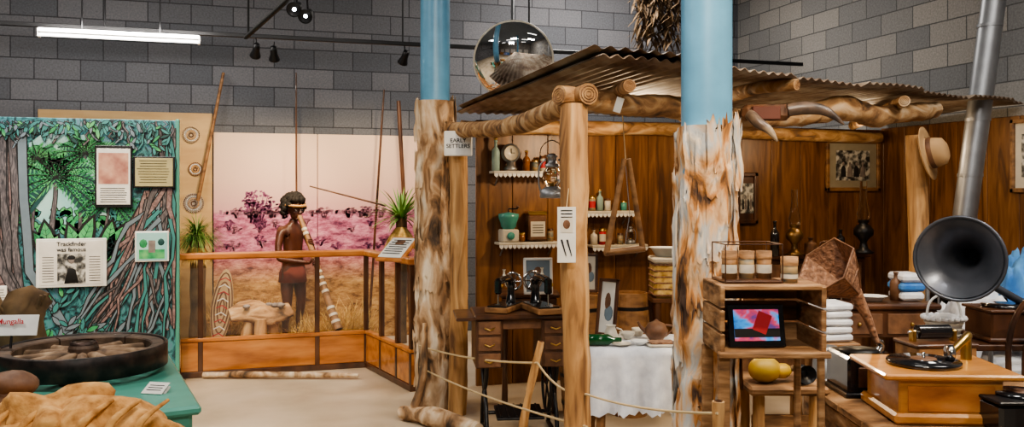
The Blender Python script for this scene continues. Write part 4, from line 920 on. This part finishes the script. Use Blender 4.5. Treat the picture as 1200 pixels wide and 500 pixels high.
spotfix('track_spotlight',Vector((PY(300,0,7.5).x,7.5,2.72)),(-.1,.8,-.7)); spotfix('track_spotlight',Vector((PY(321,0,7.5).x,7.5,2.70)),(.1,.7,-.8))
spotfix('track_spotlight',Vector((PY(474,0,7.5).x,7.5,2.72)),(-.2,.7,-.8)); spotfix('track_spotlight',P(347,9,5.3),tuple(-fw*.8-up*.35),True); spotfix('track_spotlight',P(360,17,5.5),tuple(-fw*.8-up*.35),True)
m=M('fluorescent_batten'); a=PY(45,41,7.25); b2=PY(235,50,7.25); cx=(a.x+b2.x)/2; w=b2.x-a.x; z=a.z
m.box((cx,7.25,z+.03),(w,.12,.04),m_white,bev=.01); m.tube([(a.x+.02,7.21,z),(b2.x-.02,7.21,z)],.013,m_tube,10)
for x in (a.x+.01,b2.x-.01): m.box((x,7.22,z+.005),(.02,.05,.05),m_white)
for x in (a.x+.3,b2.x-.3): m.tube([(x,7.25,z+.05),(x,7.25,CZ)],.006,m_black,6)
m.done()
for i,(x,y) in enumerate([(-3,-1),(0,-1),(3,-1),(-3,1.5),(0,1.5),(3,1.5),(3.5,4),(-3,4)]):
    m=M('fluorescent_batten'); m.box((x,y,CZ-.05),(1.25,.14,.06),m_white,bev=.01); m.tube([(x-.58,y,CZ-.1),(x+.58,y,CZ-.1)],.02,m_tube,8); m.done()
for i in range(5):
    x=-5+i*2.3; m=M('display_cabinet'); m.box((x,-2.75,.45),(1.6,.5,.9),[m_oak,m_bluecl,m_mdwood][i%3]); m.box((x,-2.98,1.5),(1.6,.04,1.2),m_white)
    for k in range(3): m.box((x,-2.8,.92+k*.45),(1.55,.36,.02),m_paper)
    for k in range(9): m.lathe([(0,0),(.06,0),(.08,.1),(.04,.2),(0,.24)],[m_red,m_enamel,m_gold,m_leather][k%4],(x-.62+(k%3)*.6,-2.75,.93+(k//3)*.45),12)
    m.done()
for i,(x,y) in enumerate([(-2.2,-.9),(1.9,-.7),(3.8,.6)]):
    m=M('exhibit_table'); m.box((x,y,.75),(1.4,.8,.05),[m_bluecl,m_cloth,m_oak][i])
    for sx in (-1,1):
        for sy in (-1,1): m.box((x+sx*.6,y+sy*.33,.37),(.06,.06,.74),m_mdwood)
    for k in range(5): m.box((x-.5+k*.25,y,.83),(.14,.3,.11),[m_paper,m_red,m_gold][k%3])
    m.done()
# ================= LEFT FOREGROUND
ZTB=.66
def camxy(x,d,z): return rt*x+fw*d+up*z
m=M('teal_table'); c=camxy(-2.16,3.91,0); m.T=TR(c,YAW+.482); m.box((.0,0,ZTB-.02),(1.2,1.5,.04),m_teal,bev=.012)
for sx in (-1,1):
    for sy in (-1,1): m.box((sx*.54,sy*.68,.32),(.05,.05,.64),m_teal)
m.box((.0,-.7,ZTB-.08),(1.12,.02,.08),m_teal,bev=.005); m.box((.56,0,ZTB-.08),(.02,1.4,.08),m_teal,bev=.005); m.done()
m_rust=RM('rusty_tyre_iron',[(.008,.007,.007),(.03,.022,.02),(.07,.04,.03)],14,rough=.45,bump=.15,metal=.5)
m_spoke=RM('weathered_spoke',[(.06,.035,.02),(.2,.125,.075),(.38,.27,.17)],12,(1,1,1),.8,.4,dist=.6)
m_felloe=RM('dark_felloe_wood',[(.02,.012,.008),(.07,.04,.025),(.13,.08,.05)],12,rough=.6,bump=.3)
zw=ZTB+.03; c=Q(98,4.12,zw); m=M('wagon_wheel'); r=.378
for k in range(3): 
    a=k*2.094+.4; m.box(c+Vector((.2*math.cos(a),.2*math.sin(a),-.0145)),(.12,.06,.028),m_dkwood,(0,0,a))
m.lathe([(r-.012,.0),(r,.004),(r,.106),(r-.006,.112),(r-.014,.108),(r-.014,.0),(r-.012,0)],m_rust,c,72)
nf_=6
for k in range(nf_):
    a0=k*6.2832/nf_+.01; a1=(k+1)*6.2832/nf_-.01; vs=[];fs=[]
    for i in range(13):
        a=a0+(a1-a0)*i/12
        for (q,z) in ((r-.015,.012),(r-.015,.1),(r-.02,.104),(r-.07,.1),(r-.076,.094),(r-.076,.018)): vs.append(c+Vector((q*math.cos(a),q*math.sin(a),z)))
    for i in range(12):
        for j in range(6): fs.append([i*6+j,i*6+(j+1)%6,(i+1)*6+(j+1)%6,(i+1)*6+j])
    fs+=[[0,1,2,3,4,5],[72+j for j in range(6)][::-1]]; m.add(vs,fs,m_felloe)
m.lathe([(0,.0),(.06,.0),(.068,.02),(.068,.1),(.055,.125),(.035,.128),(.03,.1),(0,.1)],m_felloe,c,20,sm=False); m.lathe([(.07,.02),(.071,.035),(.07,.036)],m_rust,c,20); m.lathe([(.06,.108),(.062,.124),(.05,.13)],m_rust,c,20)
for k in range(12):
    a=k*2*math.pi/12+.1; v=Vector((math.cos(a),math.sin(a),0)); m.tube([c+v*.06+up*.065,c+v*.12+up*.065,c+v*.22+up*.062,c+v*(r-.07)+up*.06],[.02,.026,.021,.018],m_spoke,8,nz=.08,sub=3)
m.done()
m=M('caption_card',TR(camxy(-1.56,3.75,ZTB+.003),YAW-.2,rx=.5)); m.box((0,0,.02),(.1,.075,.004),m_paper,bev=.001)
for k in range(3): m.box((0,.015-k*.015,.0225),(.07,.004,.001),m_ink,bev=0)
m.box((0,.0,.004),(.1,.06,.008),m_paper,bev=0); m.done()
m=M('charred_stump'); c=camxy(-2.62,4.55,ZTB); m.tube([c,c+up*.15,c+up*.28+rt*.02,c+up*.36],[.12,.1,.1,.07],m_dry,16,nz=.35,nf=14,sub=3)
for k in range(7): a=U(0,6.28); m.tube([c+up*.2+Vector((math.cos(a)*.08,math.sin(a)*.08,0)),c+up*.3+Vector((math.cos(a)*.13,math.sin(a)*.13,.03))],[.02,.008],m_dry,6)
m.done()
c=P(14,381,4.1); m=M('exhibit_label',TR(c,YAW+.1,rx=-.3)); m.box((0,0,0),(.24,.006,.1),m_white,bev=.001); m.tube([(0,.01,-.03),(0,.03,-.2)],.006,m_black,6); o=m.done()
text(o,'Mungalla',.035,TR(c-fw*.012+up*.02,YAW+.1,rx=-.3),m_red)
m=M('low_display_table',TR(Q(95,2.8,0),YAW)); m.box((0,0,.6),(1.0,.5,.04),m_mdwood)
for sx in (-1,1):
    for sy in (-1,1): m.box((sx*.45,sy*.2,.29),(.05,.05,.58),m_mdwood)
m.done()
m=M('burlap_sack'); c=Q(100,2.8,.625)
m.ball(c+up*.11,(.27,.19,.125),m_burlap,48,nz=.35,nf=7,rot=(0,0,YAW)); m.ball(c+rt*-.1+up*.15,(.2,.16,.1),m_burlap,40,nz=.4,nf=11); m.ball(c+rt*.23+up*.07,(.12,.14,.075),m_burlap,32,nz=.4,nf=11)
for k in range(6):
    x0=-.24+k*.09; m.tube([c+rt*x0-fw*.17+up*(.1+.02*(k%2)),c+rt*(x0+.03)-fw*.13+up*.2,c+rt*(x0+.07)-fw*.02+up*.24],[.006,.012,.006],m_burlap,8,sub=4,nz=.3)
m.done()
m=M('leather_saddlebag'); c=Q(8,2.95,.625); m.ball(c+up*.14,(.13,.12,.14),m_leather,26,nz=.3,nf=9); m.ball(c+up*.25+rt*.02,(.1,.08,.05),m_leather,18,nz=.25); m.tube([c+rt*-.1-fw*.1+up*.1,c-fw*.12+up*.22,c+rt*.1-fw*.08+up*.14],.01,m_rope,6,sub=4); m.done()
m=M('grinding_stone'); c=Q(150,2.62,.64); m.ball(c+up*.1,(.09,.07,.05),m_stone,18,nz=.2); m.done()
# ================= LIGHTS
def light(kind,name,loc,tgt,e,col=(1,1,1),size=1,sy=None,spot=60,blend=.5):
    L=bpy.data.lights.new(name,kind); L.energy=e; L.color=col
    if kind=='AREA':
        L.size=size
        if sy: L.shape='RECTANGLE'; L.size_y=sy
    elif kind=='SPOT': L.spot_size=math.radians(spot); L.spot_blend=blend; L.shadow_soft_size=size
    else: L.shadow_soft_size=size
    o=bpy.data.objects.new(name,L); o.location=loc; o.rotation_euler=(Vector(tgt)-Vector(loc)).to_track_quat('-Z','Y').to_euler(); bpy.context.collection.objects.link(o); return o
neu=(1,.94,.86); wm=(1,.76,.48)
for i,(x,y,e) in enumerate([(-2.5,3.5,65),(1.2,2.2,60),(4,2.2,65),(-1.5,6.5,50),(3.5,7.8,75)]): light('AREA','ceiling_panel_light',(x,y,4.15),(x,y,0),e,neu,1.2,.6)
light('AREA','ceiling_panel_light',(-.5,-1.5,4.1),(1,4,1),115,neu,1.5,.8)
bx0=PY(300,0,7.6).x
light('SPOT','diorama_spot',(bx0,7.6,2.7),(bx0-.3,8.9,.9),95,wm,.04,spot=95,blend=.8)
light('SPOT','diorama_spot',(PY(321,0,7.6).x,7.6,2.68),(bx0+.9,8.8,1.0),90,wm,.04,spot=95,blend=.8)
light('SPOT','diorama_spot',(PY(474,0,7.6).x,7.6,2.7),(bx0+1.3,8.9,1.0),60,wm,.04,spot=95,blend=.8)
light('SPOT','diorama_front_spot',(-1.2,5.0,3.4),(-.9,8.0,.4),150,wm,.06,spot=42)
light('SPOT','floor_spot',(-1.0,5.2,3.6),(-.7,6.6,0),120,wm,.06,spot=60)
light('AREA','batten_glow',(cx,7.15,2.82),(cx,7.6,2.2),16,(1,.95,.88),1.2,.05)
light('SPOT','hut_spot',(1.6,1.2,3.7),(2.0,4.5,1.0),210,wm,.08,spot=60)
light('SPOT','hut_spot',(3.8,1.0,3.7),(3.0,3.6,.9),160,(1,.86,.66),.08,spot=60)
light('SPOT','mural_spot',(-2.2,4.6,3.6),(-2.9,7.3,1.2),75,(1,.96,.9),.08,spot=60)
light('POINT','hut_fill',(2.6,5.5,1.95),(0,0,0),30,wm,.06)  # added warm fill under the roof to lift the back wall, no fixture there
light('POINT','hut_fill',(4.6,5.6,1.95),(0,0,0),12,wm,.06)  # weaker added fill for the right half of the hut, also without fixture
W=bpy.data.worlds.new('World'); bpy.context.scene.world=W; W.use_nodes=True; W.node_tree.nodes['Background'].inputs[0].default_value=(.5,.55,.6,1); W.node_tree.nodes['Background'].inputs[1].default_value=.15
cam=bpy.data.cameras.new('camera'); cam.sensor_width=36; cam.lens=30; cam.shift_y=-28/1200; cam.clip_start=.05
co=bpy.data.objects.new('camera',cam); co.location=(0,0,H); co.rotation_euler=(math.pi/2,0,YAW); bpy.context.collection.objects.link(co); bpy.context.scene.camera=co
bpy.context.scene.view_settings.view_transform='AgX'
try: bpy.context.scene.view_settings.look='AgX - Medium High Contrast'
except Exception: pass
bpy.context.scene.view_settings.exposure=.5
